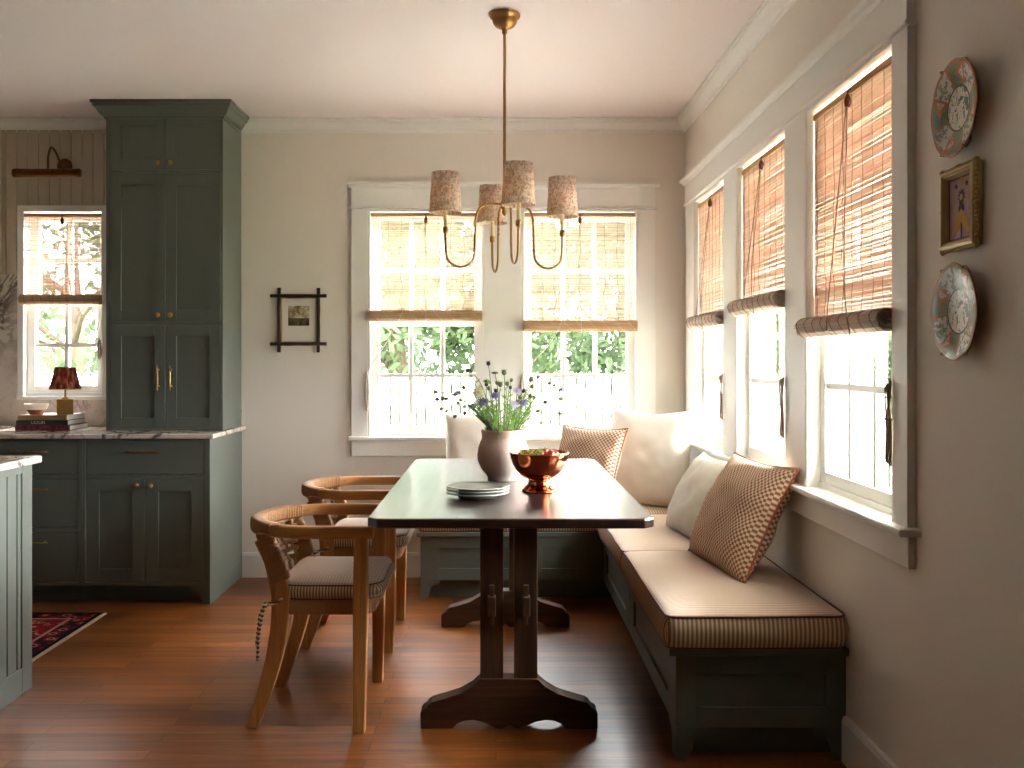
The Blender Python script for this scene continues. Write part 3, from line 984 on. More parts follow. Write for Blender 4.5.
# ------------------------------------------------------------------ things on the counter
def book(label, x0, x1, y0, y1, z0, z1, cover, spine, pages, rz=0, text=None):
    cx, cy = (x0 + x1) / 2, (y0 + y1) / 2
    t = thing('book', label, 'book', (cx, cy, z0), 'books under the lamp')
    m = MB()
    m.box(x0, x1, y0 + .004, y1, z0, z0 + .0025); m.box(x0, x1, y0 + .004, y1, z1 - .0025, z1)
    m.build('cover', cover, t, bevel=.0008, seg=1)
    m = MB().prism([(y0 + .004, z0), (y0 + .001, z0 + .002), (y0 - .001, (z0 + z1) / 2), (y0 + .001, z1 - .002), (y0 + .004, z1), (y0 + .006, z1), (y0 + .006, z0)], 'x', x0, x1)
    m.build('spine', spine, t)
    MB().box(x0 + .004, x1 - .004, y0 + .006, y1 - .004, z0 + .0025, z1 - .0025).build('page_block', pages, t)
    if text:
        for (s, px, sz, mt) in text:
            cu = bpy.data.curves.new('title', 'FONT'); cu.body = s; cu.size = sz; cu.extrude = .0004; cu.align_x = 'CENTER'; cu.align_y = 'CENTER'
            tmp = bpy.data.objects.new('title_curve', cu); COL.objects.link(tmp)
            me = bpy.data.meshes.new_from_object(tmp.evaluated_get(bpy.context.evaluated_depsgraph_get()))
            bpy.data.objects.remove(tmp); me.materials.clear(); me.materials.append(mt)
            ob = bpy.data.objects.new('title', me); COL.objects.link(ob); ob.parent = t
            ob.location = (px - cx, y0 - .0012 - cy, (z1 - z0) / 2); ob.rotation_euler = (R(90), 0, 0)
    t.rotation_euler = (0, 0, rz)
    return t
pg = stripe('book_pages', (246, 242, 236), (222, 216, 208), 'Z', .0016)
def spinemix():
    t = NT('maroon_photo_spine')
    f = t.noise(t.coord(scale=(26, 1, 8)), 1, 3)
    t.principled(t.ramp(f, [(.35, (62, 20, 22)), (.5, (128, 54, 52)), (.62, (70, 30, 26))]), .5)
    return t.m
sm = spinemix()
book('maroon book at the bottom of the counter stack', -2.694, -2.388, 5.32, 5.57, .9115, .939, sm, sm, pg)
dk = paint('charcoal_cover', (54, 52, 58), .45)
lt = paint('pale_lettering', (206, 200, 190), .5)
book('charcoal book with pale lettering in the middle of the stack', -2.690, -2.402, 5.325, 5.56, .9395, .968, dk, dk, pg, 0, [('LAZURI', -2.566, .023, lt)])
ol = paint('olive_gold_cover', (150, 122, 62), .5); wc = paint('white_cover', (232, 230, 226), .4)
book('olive gold book on top of the stack under the lamp', -2.682, -2.408, 5.325, 5.57, .9685, .996, wc, ol, pg)
Bw = thing('small_bowl', 'small cream bowl with terracotta base on the book stack', 'bowl', (-2.612, 5.40, .9965))
m = MB().lathe([(.0005, 0), (.034, 0), (.036, .004), (.047, .018), (.053, .028)], (-2.612, 5.40, .9965), 28)
m.build('base', paint('terracotta', (152, 74, 42), .6), Bw)
MB().lathe([(.053, .028), (.061, .046), (.065, .062), (.062, .062), (.056, .046), (.045, .02), (.03, .008), (.0005, .006)], (-2.612, 5.40, .9965), 28).build('bowl', paint('cream_glaze', (228, 214, 192), .35), Bw)

# table lamp
def pleat_mat():
    t = NT('pleated_red_shade')
    f = t.noise(t.coord(scale=(1, 1, .3)), 60, 4)
    col = t.ramp(f, [(.38, (120, 46, 36)), (.52, (164, 82, 64)), (.66, (206, 144, 112))])
    t.principled(col, .85, 0, None, .1)
    return t.m
LMP = thing('table_lamp', 'small lamp with pleated red shade and square brass base', 'lamp', (-2.462, 5.43, .9965))
lx, ly, lz = -2.462, 5.43, .9965
m = MB().box(-.044, .044, -.044, .044, 0, .087).xf(Matrix.Translation((lx, ly, lz)) @ Matrix.Rotation(R(24), 4, 'Z'))
m.build('base', metal('satin_brass', (196, 150, 84), .35, (160, 116, 58), .6), LMP, bevel=.004)
MB().lathe([(.0005, .087), (.02, .087), (.018, .094), (.006, .098), (.005, .16), (.009, .162), (.009, .175), (.0005, .176)], (lx, ly, lz), 16).build('stem', M['brass'], LMP)
pl = lambda a, h: 1 + .018 * math.cos(44 * a)
m = MB().lathe([(.084, .143), (.053, .268), (.051, .268), (.082, .143), (.084, .143)], (lx, ly, lz), 176, rfun=pl)
so = m.build('lamp_shade', pleat_mat(), LMP)
for rr, hh in ((.0845, .143), (.0538, .268)):
    MB().tube([(lx + rr * math.cos(a), ly + rr * math.sin(a), lz + hh) for a in [2 * PI * i / 48 for i in range(48)]], .003, 6, True).build('trim_braid', M['gold'], so)
# picture light
PLT = thing('picture_light', 'brass tube wall light above the small kitchen window', 'wall light', (-2.59, BY - .012, 2.49))
m = MB().lathe([(.0005, 0), (.046, 0), (.046, .006), (.036, .014), (.014, .018), (.0005, .018)], (0, 0, 0), 28, axis='y').xf(Matrix.Translation((-2.59, BY - .012, 2.47)) @ Matrix.Scale(-1, 4, (0, 1, 0)))
m.build('wall_plate', M['darkbrass'], PLT)
MB().tube(spline([(-2.59, BY - .03, 2.47), (-2.59, BY - .07, 2.475), (-2.592, BY - .13, 2.53), (-2.594, BY - .18, 2.545), (-2.595, BY - .215, 2.49), (-2.595, BY - .22, 2.41)], 8), .006, 10).build('arm', M['darkbrass'], PLT)
m = MB().lathe([(.0005, -.195), (.022, -.195), (.0265, -.19), (.0265, -.16), (.025, -.158), (.025, .158), (.0265, .16), (.0265, .19), (.022, .195), (.0005, .195)], (-2.60, BY - .22, 2.388), 24, axis='x')
m.build('tube_shade', M['darkbrass'], PLT)

# twig picture frame
PF = thing('framed_landscape', 'dark twig frame with small cloud landscape on back wall', 'picture', (-1.183, BY - .001, 1.35))
def stick(a, b, r):
    a = Vector(a); b = Vector(b); k = 7; p = []
    sc = []
    for i in range(k):
        p.append(a.lerp(b, i / (k - 1)) + Vector((rnd.uniform(-1, 1), 0, rnd.uniform(-1, 1))) * .0012); sc.append(r * rnd.uniform(.88, 1.12))
    return MB().tube(p, sc, 8).build('stick', M['twig'], PF)
for x in (-1.302, -1.066): stick((x, BY - .021, 1.352), (x, BY - .021, 1.738), .0105)
for z in (1.690, 1.402): stick((-1.352, BY - .034, z), (-1.016, BY - .034, z), .0105)
m = MB()
for a, b, c, d in ((-1.292, -1.284, 1.41, 1.682), (-1.084, -1.076, 1.41, 1.682), (-1.284, -1.084, 1.41, 1.418), (-1.284, -1.084, 1.674, 1.682)):
    m.box(a, b, BY - .018, BY - .004, c, d)
m.build('gilt_liner', M['gold'], PF)
MB().box(-1.284, -1.084, BY - .010, BY - .004, 1.418, 1.674).build('mount', paint('white_mount', (226, 220, 212), .7), PF)
def sketch_mat():
    t = NT('sepia_cloud_landscape')
    v = t.coord(loc=(0, 0, -.222))
    f = t.noise(v, 22, 6, .65, .5)
    z = t.sep(v)[2]
    k = t.math('ADD', f, t.math('MULTIPLY', t.math('LESS_THAN', z, -.015), -.22))
    t.principled(t.ramp(k, [(.2, (48, 38, 24)), (.42, (120, 104, 74)), (.6, (206, 194, 164))]), .6)
    return t.m
MB().box(-1.249, -1.122, BY - .012, BY - .009, 1.512, 1.632).build('landscape', sketch_mat(), PF)

# ------------------------------------------------------------------ chandelier
CH = thing('chandelier', 'brass four-arm chandelier with flecked fabric shades', 'chandelier', (.036, 3.97, 1.68))
hx, hy = .036, 3.97
MB().lathe([(.0005, 2.7495), (.064, 2.7495), (.066, 2.742), (.064, 2.735), (.056, 2.731), (.052, 2.722), (.050, 2.712), (.040, 2.698), (.022, 2.688), (.011, 2.684), (.011, 2.668), (.006, 2.664), (.0005, 2.664)], (hx, hy, 0), 36).build('canopy', M['brass'], CH)
MB().lathe([(.0063, 2.67), (.0063, 1.99)], (hx, hy, 0), 14).build('rod', M['brass'], CH)
MB().lathe([(.0005, 2.0), (.011, 1.998), (.013, 1.985), (.011, 1.975), (.016, 1.968), (.018, 1.955), (.016, 1.94), (.010, 1.932), (.012, 1.925), (.008, 1.912), (.0005, 1.906)], (hx, hy, 0), 22).build('hub', M['brass'], CH)
def shade_mat():
    t = NT('flecked_shade_fabric')
    v = t.coord(scale=(1, 1, .8))
    f = t.noise(v, 150, 3, .6, .6)
    f2 = t.noise(v, 60, 2)
    col = t.ramp(f, [(.36, (206, 160, 126)), (.44, (240, 216, 192)), (.54, (250, 244, 234))])
    col = t.mix(t.ramp(f2, [(.45, (0, 0, 0, 1)), (.6, (.35, .35, .35, 1))]), col, lin((176, 132, 100)))
    df = t.n('ShaderNodeBsdfDiffuse'); tl = t.n('ShaderNodeBsdfTranslucent')
    t.l(col, df.inputs['Color']); t.l(col, tl.inputs['Color'])
    mx = t.n('ShaderNodeMixShader'); mx.inputs[0].default_value = .5
    t.l(df.outputs[0], mx.inputs[1]); t.l(tl.outputs[0], mx.inputs[2])
    t.l(mx.outputs[0], t.out.inputs['Surface'])
    return t.m
SH = shade_mat(); CD = paint('ivory_candle_sleeve', (232, 214, 170), .5)
SHL = bamboo_mat('white_shade_lining', .5, (240, 232, 220), (244, 238, 228), (248, 244, 236))
BULB = paint('bulb_glass', (240, 232, 214), .3)
_p = [n for n in BULB.node_tree.nodes if n.type == 'BSDF_PRINCIPLED'][0]
_p.inputs['Emission Color'].default_value = (1, .74, .48, 1); _p.inputs['Emission Strength'].default_value = 2.2
for k in range(4):
    a = R(-78 + 90 * k)
    dx, dy = math.cos(a), math.sin(a)
    P = lambda r, z: (hx + dx * r, hy + dy * r, z)
    path = [P(.012, 1.955), P(.045, 1.957), P(.085, 1.950), P(.110, 1.930), P(.122, 1.895), P(.125, 1.84), P(.127, 1.775)]
    path += [P(.188 - .061 * math.cos(t), 1.752 - .062 * math.sin(t)) for t in [PI * i / 8 for i in range(1, 8)]]
    path += [P(.249, 1.775), P(.25, 1.832)]
    am = MB().tube(spline(path, 4), .0052, 10).build('arm', M['brass'], CH)
    c = P(.25, 0)
    MB().lathe([(.0005, 1.826), (.008, 1.826), (.0115, 1.832), (.0115, 1.850), (.0095, 1.854), (.0005, 1.854)], c, 18).build('candle_cup', M['brass'], am)
    MB().lathe([(.0082, 1.852), (.0082, 1.945), (.0005, 1.945)], c, 16).build('candle_sleeve', CD, am)
    sh = MB().lathe([(.067, 1.911), (.057, 2.076), (.0555, 2.076), (.0655, 1.911), (.067, 1.911)], c, 40).build('lamp_shade', SH, CH)
    m = MB().lathe([(.0655, 1.913), (.0546, 2.074)], c, 40)
    m.build('lining', SHL, sh)
    m = MB()
    for q in range(3):
        b = a + q * 2 * PI / 3
        m.tube([(c[0] + .054 * math.cos(b), c[1] + .054 * math.sin(b), 2.06), (c[0], c[1], 2.04)], .0014, 5)
    m.tube([(c[0], c[1], 1.945), (c[0], c[1], 2.045)], .0014, 5)
    m.build('spider', M['brass'], sh)
    MB().lathe([(.0005, 1.945), (.006, 1.947), (.010, 1.965), (.008, 1.985), (.003, 2.003), (.0005, 2.006)], c, 14).build('bulb', BULB, am)

# ------------------------------------------------------------------ trestle table
TB = thing('trestle_table', 'long dark wood trestle table with scalloped feet', 'table', (.049, 4.06, 0))
x0, x1, y0, y1 = -.424, .522, 3.10, 5.02; ch = .035
MB().prism([(x0 + ch, y0), (x1 - ch, y0), (x1, y0 + ch), (x1, y1 - ch), (x1 - ch, y1), (x0 + ch, y1), (x0, y1 - ch), (x0, y0 + ch)], 'z', .752, .785).build('table_top', M['tabletop'], TB, bevel=.006)
fc = .046
prof = [(-.3135, 0), (-.3135, .056), (-.306, .066), (-.292, .073), (-.287, .084), (-.274, .0935), (-.225, .107), (-.172, .124), (-.128, .150), (-.1016, .176)]
top = prof + [(-x, z) for x, z in reversed(prof)]
cut = [(.199, 0), (.185, .0177), (.159, .028), (.128, .031), (.093, .024), (.062, .0106), (.044, .001), (.022, 0), (.0, .0165)]
bot = cut + [(-x, z) for x, z in reversed(cut[:-1])]
outline = [(fc + x, z) for x, z in top] + [(fc + x, z) for x, z in bot]
for yf in (3.356, 4.64):
    tr = MB().prism(outline, 'y', yf, yf + .072).build('trestle_foot', M['oak_dark_x'], TB, bevel=.003)
    for a, b in ((-.056, .026), (.064, .147)):
        MB().box(a, b, yf + .010, yf + .062, .165, .73).build('trestle_post', M['oak_dark'], tr, bevel=.003)
    MB().prism([(fc - .30, .752), (fc + .30, .752), (fc + .27, .722), (fc - .27, .722)], 'y', yf + .004, yf + .068).build('cleat', M['oak_dark_x'], tr, bevel=.003)
for xs in (-.015, .106):
    st = MB().box(xs - .014, xs + .014, 3.325, 4.745, .405, .472).build('stretcher', M['oak_dark_y'], TB, bevel=.003)
    for yk, s in ((3.350, -1), (4.718, 1)):
        MB().prism([(xs - .006, .37), (xs + .006, .37), (xs + .009, .51), (xs - .009, .51)], 'y', yk - .008, yk + .008).build('wedge_key', M['oak_dark'], st, bevel=.002)

# ------------------------------------------------------------------ built-in benches
def panel_face(name, parent, u0, u1, z0, z1, plane, axis, stl, rail, sgn=-1, th=.02, rec=.011):
    """panelled face; axis 'y': faces -y at y=plane spanning x; axis 'x': faces -x at x=plane spanning y"""
    m = MB(); pn = MB()
    def bx(mm, a, b, c, d, t0, t1):
        if axis == 'y': mm.box(a, b, plane + t0, plane + t1, c, d)
        else: mm.box(plane + t0, plane + t1, a, b, c, d)
    bx(m, u0, u0 + stl, z0, z1, 0, th); bx(m, u1 - stl, u1, z0, z1, 0, th)
    bx(m, u0 + stl, u1 - stl, z0, z0 + rail, 0, th); bx(m, u0 + stl, u1 - stl, z1 - rail, z1, 0, th)
    d = m.build(name, G, parent, bevel=.0015, seg=1)
    bx(pn, u0 + stl - .003, u1 - stl + .003, z0 + rail - .003, z1 - rail + .003, rec, th - .002)
    pn.build('panel', G, d)
    return d
RB = thing('window_bench', 'dark green panelled bench along the right wall under three windows', 'bench', (.86, 4.1, 0))
bx0, bx1, by0, by1 = .585, 1.139, 3.09, 5.158
MB().box(bx0 + .02, bx1, by0 + .02, by1, .10, .346).build('carcass', G, RB)
MB().box(bx0 - .026, bx1, by0 - .028, by1, .347, .372).build('seat_board', G, RB, bevel=.004)
panel_face('end_panel', RB, bx0, bx1, .108, .346, by0, 'y', .066, .064)
panel_face('front_panel', RB, by0 + .021, 4.16, .108, .346, bx0, 'x', .12, .064)
panel_face('front_panel', RB, 4.163, by1, .108, .346, bx0, 'x', .12, .064)
MB().box(bx0 + .07, bx1 - .02, by0 + .07, by1, 0, .10).build('toe_board', G, RB)
bracket(bx0, 1, by0, by0 + .022, .1, .10, G, RB, .108)
bracket(bx1, -1, by0, by0 + .022, .1, .10, G, RB, .108)
def bracket_y(y_edge, dirn, x, parent, ztop=.108, L=.10):
    o = bracket(y_edge, dirn, 0, .022, .1, L, G, parent, ztop)
    me = o.data
    ox, oy = parent.location.x, parent.location.y
    for v in me.vertices:
        wx, wy = v.co.x + ox, v.co.y + oy
        v.co.x, v.co.y = (x + wy) - ox, wx - oy
    me.flip_normals()
bracket_y(by0 + .022, 1, bx0, RB)
BB = thing('back_bench', 'green panelled bench under the back windows behind the table', 'bench', (.36, 5.44, 0))
q0, q1, r0 = -.41, 1.12, 5.165
MB().box(q0, q1, r0 + .02, BY - .002, .10, .346).build('carcass', G, BB)
MB().box(q0 - .02, q1 + .018, r0 - .022, BY - .002, .347, .372).build('seat_board', G, BB, bevel=.004)
panel_face('front_panel', BB, q0, .165, .108, .346, r0, 'y', .10, .064)
panel_face('front_panel', BB, .168, .60, .108, .346, r0, 'y', .08, .064)
MB().box(q0 + .05, q1, r0 + .07, BY - .01, 0, .10).build('toe_board', G, BB)
bracket(q0, 1, r0, r0 + .022, .1, .10, G, BB, .108)

# ------------------------------------------------------------------ seat cushions
def superbox(x0, x1, y0, y1, z0, z1, nx, ny, rad=.03, dome=.02, seed=0, wob=.003):
    """soft box cushion, top and bottom grids joined by a bulging band"""
    w, d, h = x1 - x0, y1 - y0, z1 - z0
    cx, cy = (x0 + x1) / 2, (y0 + y1) / 2
    m = MB()
    def outline(inset):
        a, b = w / 2 - inset, d / 2 - inset; r = max(rad - inset, .004)
        pts = []
        for (sx, sy, st) in ((1, 1, 0), (-1, 1, PI / 2), (-1, -1, PI), (1, -1, 3 * PI / 2)):
            for i in range(5):
                t = st + PI / 2 * i / 4
                pts.append((cx + sx * (a - r) + r * math.cos(t), cy + sy * (b - r) + r * math.sin(t)))
        # subdivide long runs
        out = []
        n = len(pts)
        for i in range(n):
            p, q = pts[i], pts[(i + 1) % n]
            L = math.hypot(q[0] - p[0], q[1] - p[1]); k = max(1, int(L / .06)) if i % 5 == 4 else 1
            for s in range(k): out.append((p[0] + (q[0] - p[0]) * s / k, p[1] + (q[1] - p[1]) * s / k))
        return out
    def subdiv_ring(k):
        return outline(0)
    base = outline(0)
    n = len(base)
    def ring(f, z, inset_scale, bul=0):
        r = []
        for i, (x, y) in enumerate(base):
            dx, dy = x - cx, y - cy
            # shrink toward centre by an absolute inset
            L = math.hypot(dx / (w / 2), dy / (d / 2)) + 1e-6
            sx = 1 - inset_scale / (w / 2); sy = 1 - inset_scale / (d / 2)
            wn = mnoise.noise(Vector((x * 7 + seed, y * 7, z * 9))) * wob
            r.append((cx + dx * sx + (wn if abs(dx) > w * .4 else 0), cy + dy * sy + (wn if abs(dy) > d * .4 else 0), z + mnoise.noise(Vector((x * 5, y * 5 + seed, 3))) * wob))
        return r
    rings = [ring(0, z0 + .006, .012), ring(0, z0, .004) if False else ring(0, z0 + .001, .006), ring(0, z0 + h * .1, 0), ring(0, z0 + h * .3, -.006), ring(0, z0 + h * .6, -.007), ring(0, z1 - h * .12, -.001), ring(0, z1, .005)]
    nb = len(rings)
    for f in (.04, .1, .2, .34, .5, .68, .86):
        s = 1 - f
        rr = []
        for (x, y) in base:
            xx, yy = cx + (x - cx) * s, cy + (y - cy) * s
            e = min(w / 2 - abs(xx - cx), d / 2 - abs(yy - cy))
            zz = z1 + dome * min(1, e / .10) ** .6 + mnoise.noise(Vector((xx * 6, yy * 6 + seed, 1))) * wob * 1.3
            rr.append((xx, yy, zz))
        rings.append(rr)
    vs = [p for r in rings for p in r]
    for i in range(len(rings) - 1):
        fs = [(i * n + q, i * n + (q + 1) % n, (i + 1) * n + (q + 1) % n, (i + 1) * n + q) for q in range(n)]
        m.add([], [], 0)
        for f in fs:
            a, b = base[f[0] - i * n], base[(f[1] - i * n) % n]
            if i >= nb - 1: mi = 0
            else: mi = 1 if abs(a[1] - b[1]) < abs(a[0] - b[0]) else 2
            m.f.append(list(f)); m.mi.append(mi); m.sm.append(True)
    m.v += [Vector(p) for p in vs]
    L = len(rings) - 1
    m.v.append(Vector((cx, cy, z1 + dome)))
    for q in range(n):
        m.f.append([L * n + q, L * n + (q + 1) % n, len(m.v) - 1]); m.mi.append(0); m.sm.append(True)
    m.f.append([q for q in reversed(range(n))]); m.mi.append(0); m.sm.append(False)
    return m, rings[nb - 1], rings[1]
def seat_cushion(label, x0, x1, y0, y1, z0, z1, mats, pipe, seed, dome=.02):
    t = thing('seat_cushion', label, 'cushion', ((x0 + x1) / 2, (y0 + y1) / 2, z0), 'striped bench cushions')
    m, top, bot = superbox(x0, x1, y0, y1, z0, z1, 0, 0, .035, dome, seed)
    m.build('cover', mats, t)
    for r in (top, bot):
        MB().tube([(p[0], p[1], p[2] + .002) for p in r], .0042, 6, True).build('piping', M[pipe], t)
    return t
tm = [M['tick_top'], M['tick_x'], M['tick_y']]
seat_cushion('striped bench cushion nearest the viewer under the checked pillow', .545, 1.136, 3.055, 4.118, .373, .473, tm, 'pipe_brown', 1)
seat_cushion('striped bench cushion in the middle beneath the plain white pillow', .547, 1.132, 4.126, 5.138, .373, .466, tm, 'pipe_brown', 5)
tmx = [stripe('ticking_top_x', (214, 194, 172), (178, 150, 128), 'X', .0145), M['tick_x'], M['tick_y']]
seat_cushion('striped cushion on the back bench under the windows', -.425, 1.130, 5.148, 5.714, .373, .466, tmx, 'pipe_brown', 9)
# ------------------------------------------------------------------ chairs (local: facing +x, origin on the floor)
def corr(path_n, base, amp, per):
    return [base * (1 + amp * (1 if (i // per) % 2 else -1)) for i in range(path_n)]
def resample(pts, step):
    P = [Vector(p) for p in pts]; out = [P[0]]; carry = 0
    for a, b in zip(P, P[1:]):
        L = (b - a).length
        if L < 1e-9: continue
        d = step - carry
        while d <= L:
            out.append(a.lerp(b, d / L)); d += step
        carry = L - (d - step)
    return out
def make_chair(label):
    t = thing('woven_armchair', label, 'chair', (0, 0, 0), 'woven back chairs')
    # horseshoe rail
    zc = .700
    plan = [(.222, -.262)] + [(.222 - .05 * i, -.262) for i in range(1, 5)]
    plan += [(-.015 + .228 * math.cos(a), .262 * math.sin(a)) for a in [-PI / 2 - PI * i / 28 for i in range(0, 29)]]
    plan += [(.222 - .05 * i, .262) for i in range(4, 0, -1)] + [(.222, .262)]
    rail = [(x, y, zc) for x, y in plan]
    hw, hh, b = .021, .021, .007
    prof = [(-hw + b, -hh), (hw - b, -hh), (hw, -hh + b), (hw, hh - b), (hw - b, hh), (-hw + b, hh), (-hw, hh - b), (-hw, -hh + b)]
    m = MB().sweep(rail, prof, (0, 0, 1))
    m.build('arm_rail', M['teak_rail'], t, merge=True, bevel=.003, seg=1, angle=60)
    # wrapped middle of the rail
    wr = [p for p in rail if p[0] < -.125]
    wp = resample(wr, .0022)
    prof2 = [((hw + .004) * math.copysign(abs(math.cos(a)) ** .5, math.cos(a)), (hh + .005) * math.copysign(abs(math.sin(a)) ** .5, math.sin(a))) for a in [2 * PI * q / 16 for q in range(16)]]
    MB().sweep(wp, prof2, (0, 0, 1), scale=corr(len(wp), 1.0, .035, 2)).build('rail_wrapping', M['rope'], t)
    # legs
    for s in (-1, 1):
        y = s * .262
        MB().prism([(.150, 0), (.192, 0), (.203, .45), (.201, .69), (.155, .69), (.150, .45)], 'y', y - .021, y + .021).build('leg', M['teak'], t, bevel=.005, seg=2)
        # sabre back legs
        k = 16; L = []; Rr = []
        for i in range(k + 1):
            z = .69 * i / k
            x = -.215 + .105 * math.sin(min(1, z / .46) * PI / 2) - (max(0, z - .46) / .23) ** 1.4 * .065
            wd = .022 + .010 * math.sin(min(1, z / .5) * PI * .5) - (max(0, z - .52) / .17) * .008
            L.append((x - wd, z)); Rr.append((x + wd, z))
        outl = L + list(reversed(Rr))
        lg = MB()
        # splay the foot a little towards the middle
        lg.prism(outl, 'y', s * .22 - .020, s * .22 + .020)
        for v in lg.v: v.y += s * (.018 * min(1, v.z / .45) - .012)
        leg = lg.build('leg', M['teak'], t, bevel=.005, seg=2)
        post = [(-.112, s * .228, .525), (-.125, s * .228, .57), (-.145, s * .229, .62), (-.172, s * .230, .678)]
        pp = resample(spline(post, 6), .0022)
        sq = [(.026 * math.copysign(abs(math.cos(a)) ** .5, math.cos(a)), .034 * math.copysign(abs(math.sin(a)) ** .5, math.sin(a))) for a in [2 * PI * q / 14 for q in range(14)]]
        MB().sweep(pp, sq, (1, 0, 0), scale=corr(len(pp), 1.0, .03, 2)).build('post_wrapping', M['rope'], t)
    # woven back
    nv, nh = 9, 6
    def surf(u, z):
        """u -1..1 across, z height; curved back"""
        f = max(0, min(1, (z - .44) / .25))
        depth = math.sqrt(max(0, 1 - (u * .82) ** 2))
        x = (-.125 - .02 * depth) * (1 - f) + (-.015 - .228 * depth) * f
        return Vector((x, u * (.200 + .015 * f), z))
    wv = MB()
    def strap(pts, nrm, w, th=.0045):
        path = pts
        pr = [(-w / 2, -th / 2), (-w / 4, -th), (w / 4, -th), (w / 2, -th / 2), (w / 2, th / 2), (w / 4, th), (-w / 4, th), (-w / 2, th / 2)]
        wv.sweep(path, pr, nrm)
    for i in range(nv):
        u = -1 + 2 * (i + .5) / nv
        pts = []
        for k in range(41):
            z = .445 + (.69 - .445) * k / 40
            ph = (z - .515) / (.69 - .515) * nh
            off = .0055 * math.cos(PI * ph) * (1 if i % 2 else -1) if z > .515 else 0
            pts.append(surf(u, z) + Vector((off, 0, 0)))
        strap(pts, (1, 0, 0), .024)
    for j in range(nh):
        z = .530 + (.672 - .530) * (j + .0) / (nh - 1)
        pts = []
        for k in range(73):
            u = -1.0 + 2.0 * k / 72
            ph = (u + 1) / 2 * nv
            off = -.0055 * math.sin(PI * ph) * (1 if j % 2 else -1)
            pts.append(surf(u, z) + Vector((off, 0, 0)))
        strap(pts, (1, 0, 0), .018)
    wv.build('woven_back', M['weave'], t, merge=False)
    # seat: cord-wrapped frame and woven top
    sx0, sx1, sy, r = -.135, .205, .226, .05
    ring = []
    for (cx_, cy_, st) in ((sx1 - r, sy - r, 0), (sx0 + r, sy - r, PI / 2), (sx0 + r, -sy + r, PI), (sx1 - r, -sy + r, 3 * PI / 2)):
        ring += [(cx_ + r * math.cos(st + PI / 2 * i / 6), cy_ + r * math.sin(st + PI / 2 * i / 6), .430) for i in range(7)]
    rp = resample(ring + [ring[0]], .0026)
    n = len(rp) - len(rp) % 4
    rp = rp[:n]
    sq = [(.017 * math.copysign(abs(math.cos(a)) ** .6, math.cos(a)), .027 * math.copysign(abs(math.sin(a)) ** .6, math.sin(a))) for a in [2 * PI * q / 14 for q in range(14)]]
    MB().sweep(rp, sq, (0, 0, 1), closed=True, scale=corr(n, 1.0, .03, 2)).build('seat_frame', M['rope'], t)
    m = MB()
    k = 22
    for i in range(k):
        y = -sy + .012 + (2 * sy - .024) * (i + .5) / k
        m.box(sx0, sx1, y - .0088, y + .0088, .438, .449)
    m.build('seat', M['weave'], t)
    # tied seat pad
    m, top, bot = superbox(-.132, .246, -.238, .238, .4575, .506, 0, 0, .085, .026, 4, .003)
    pad = m.build('seat_pad', [CHT, stripe('pad_band_x', (204, 184, 158), (122, 94, 74), 'X', .011), stripe('pad_band_y', (204, 184, 158), (122, 94, 74), 'Y', .011)], t)
    for rr in (top, bot):
        MB().tube(rr, .003, 6, True).build('piping', M['pipe_brown'], pad)
    for s in (-1, 1):
        tie = MB()
        y = s * .262
        yo = s * .260
        tie.tube(spline([(-.10, s * .238, .470), (-.115, yo, .455), (-.150, yo, .446), (-.164, s * .235, .440), (-.150, s * .205, .440), (-.11, s * .205, .450)], 5), .005, 6)
        tie.tube(spline([(-.160, yo, .444), (-.170, yo + s * .004, .40), (-.182, yo, .33), (-.186, yo, .25)], 5), .0055, 6)
        tie.tube(spline([(-.160, yo, .444), (-.178, yo - s * .01, .41), (-.186, yo - s * .012, .36), (-.192, yo - s * .012, .30)], 5), .0055, 6)
        tie.ball((-.160, yo, .445), .010, 8, 6)
        tie.build('tie', TIE, pad)
    return t
CHT = stripe('pad_top_ticking', (206, 192, 180), (188, 170, 158), 'X', .011)
TIE = stripe('striped_tie', (214, 196, 168), (74, 56, 46), 'Z', .016)
c1 = make_chair('honey wood armchair with woven back nearest the viewer')
c1.location = (-.65, 3.59, 0)
c2 = dup(c1)
c2.location = (-.65, 4.515, 0)
c2['label'] = 'honey wood woven armchair further from the viewer, near the back wall'

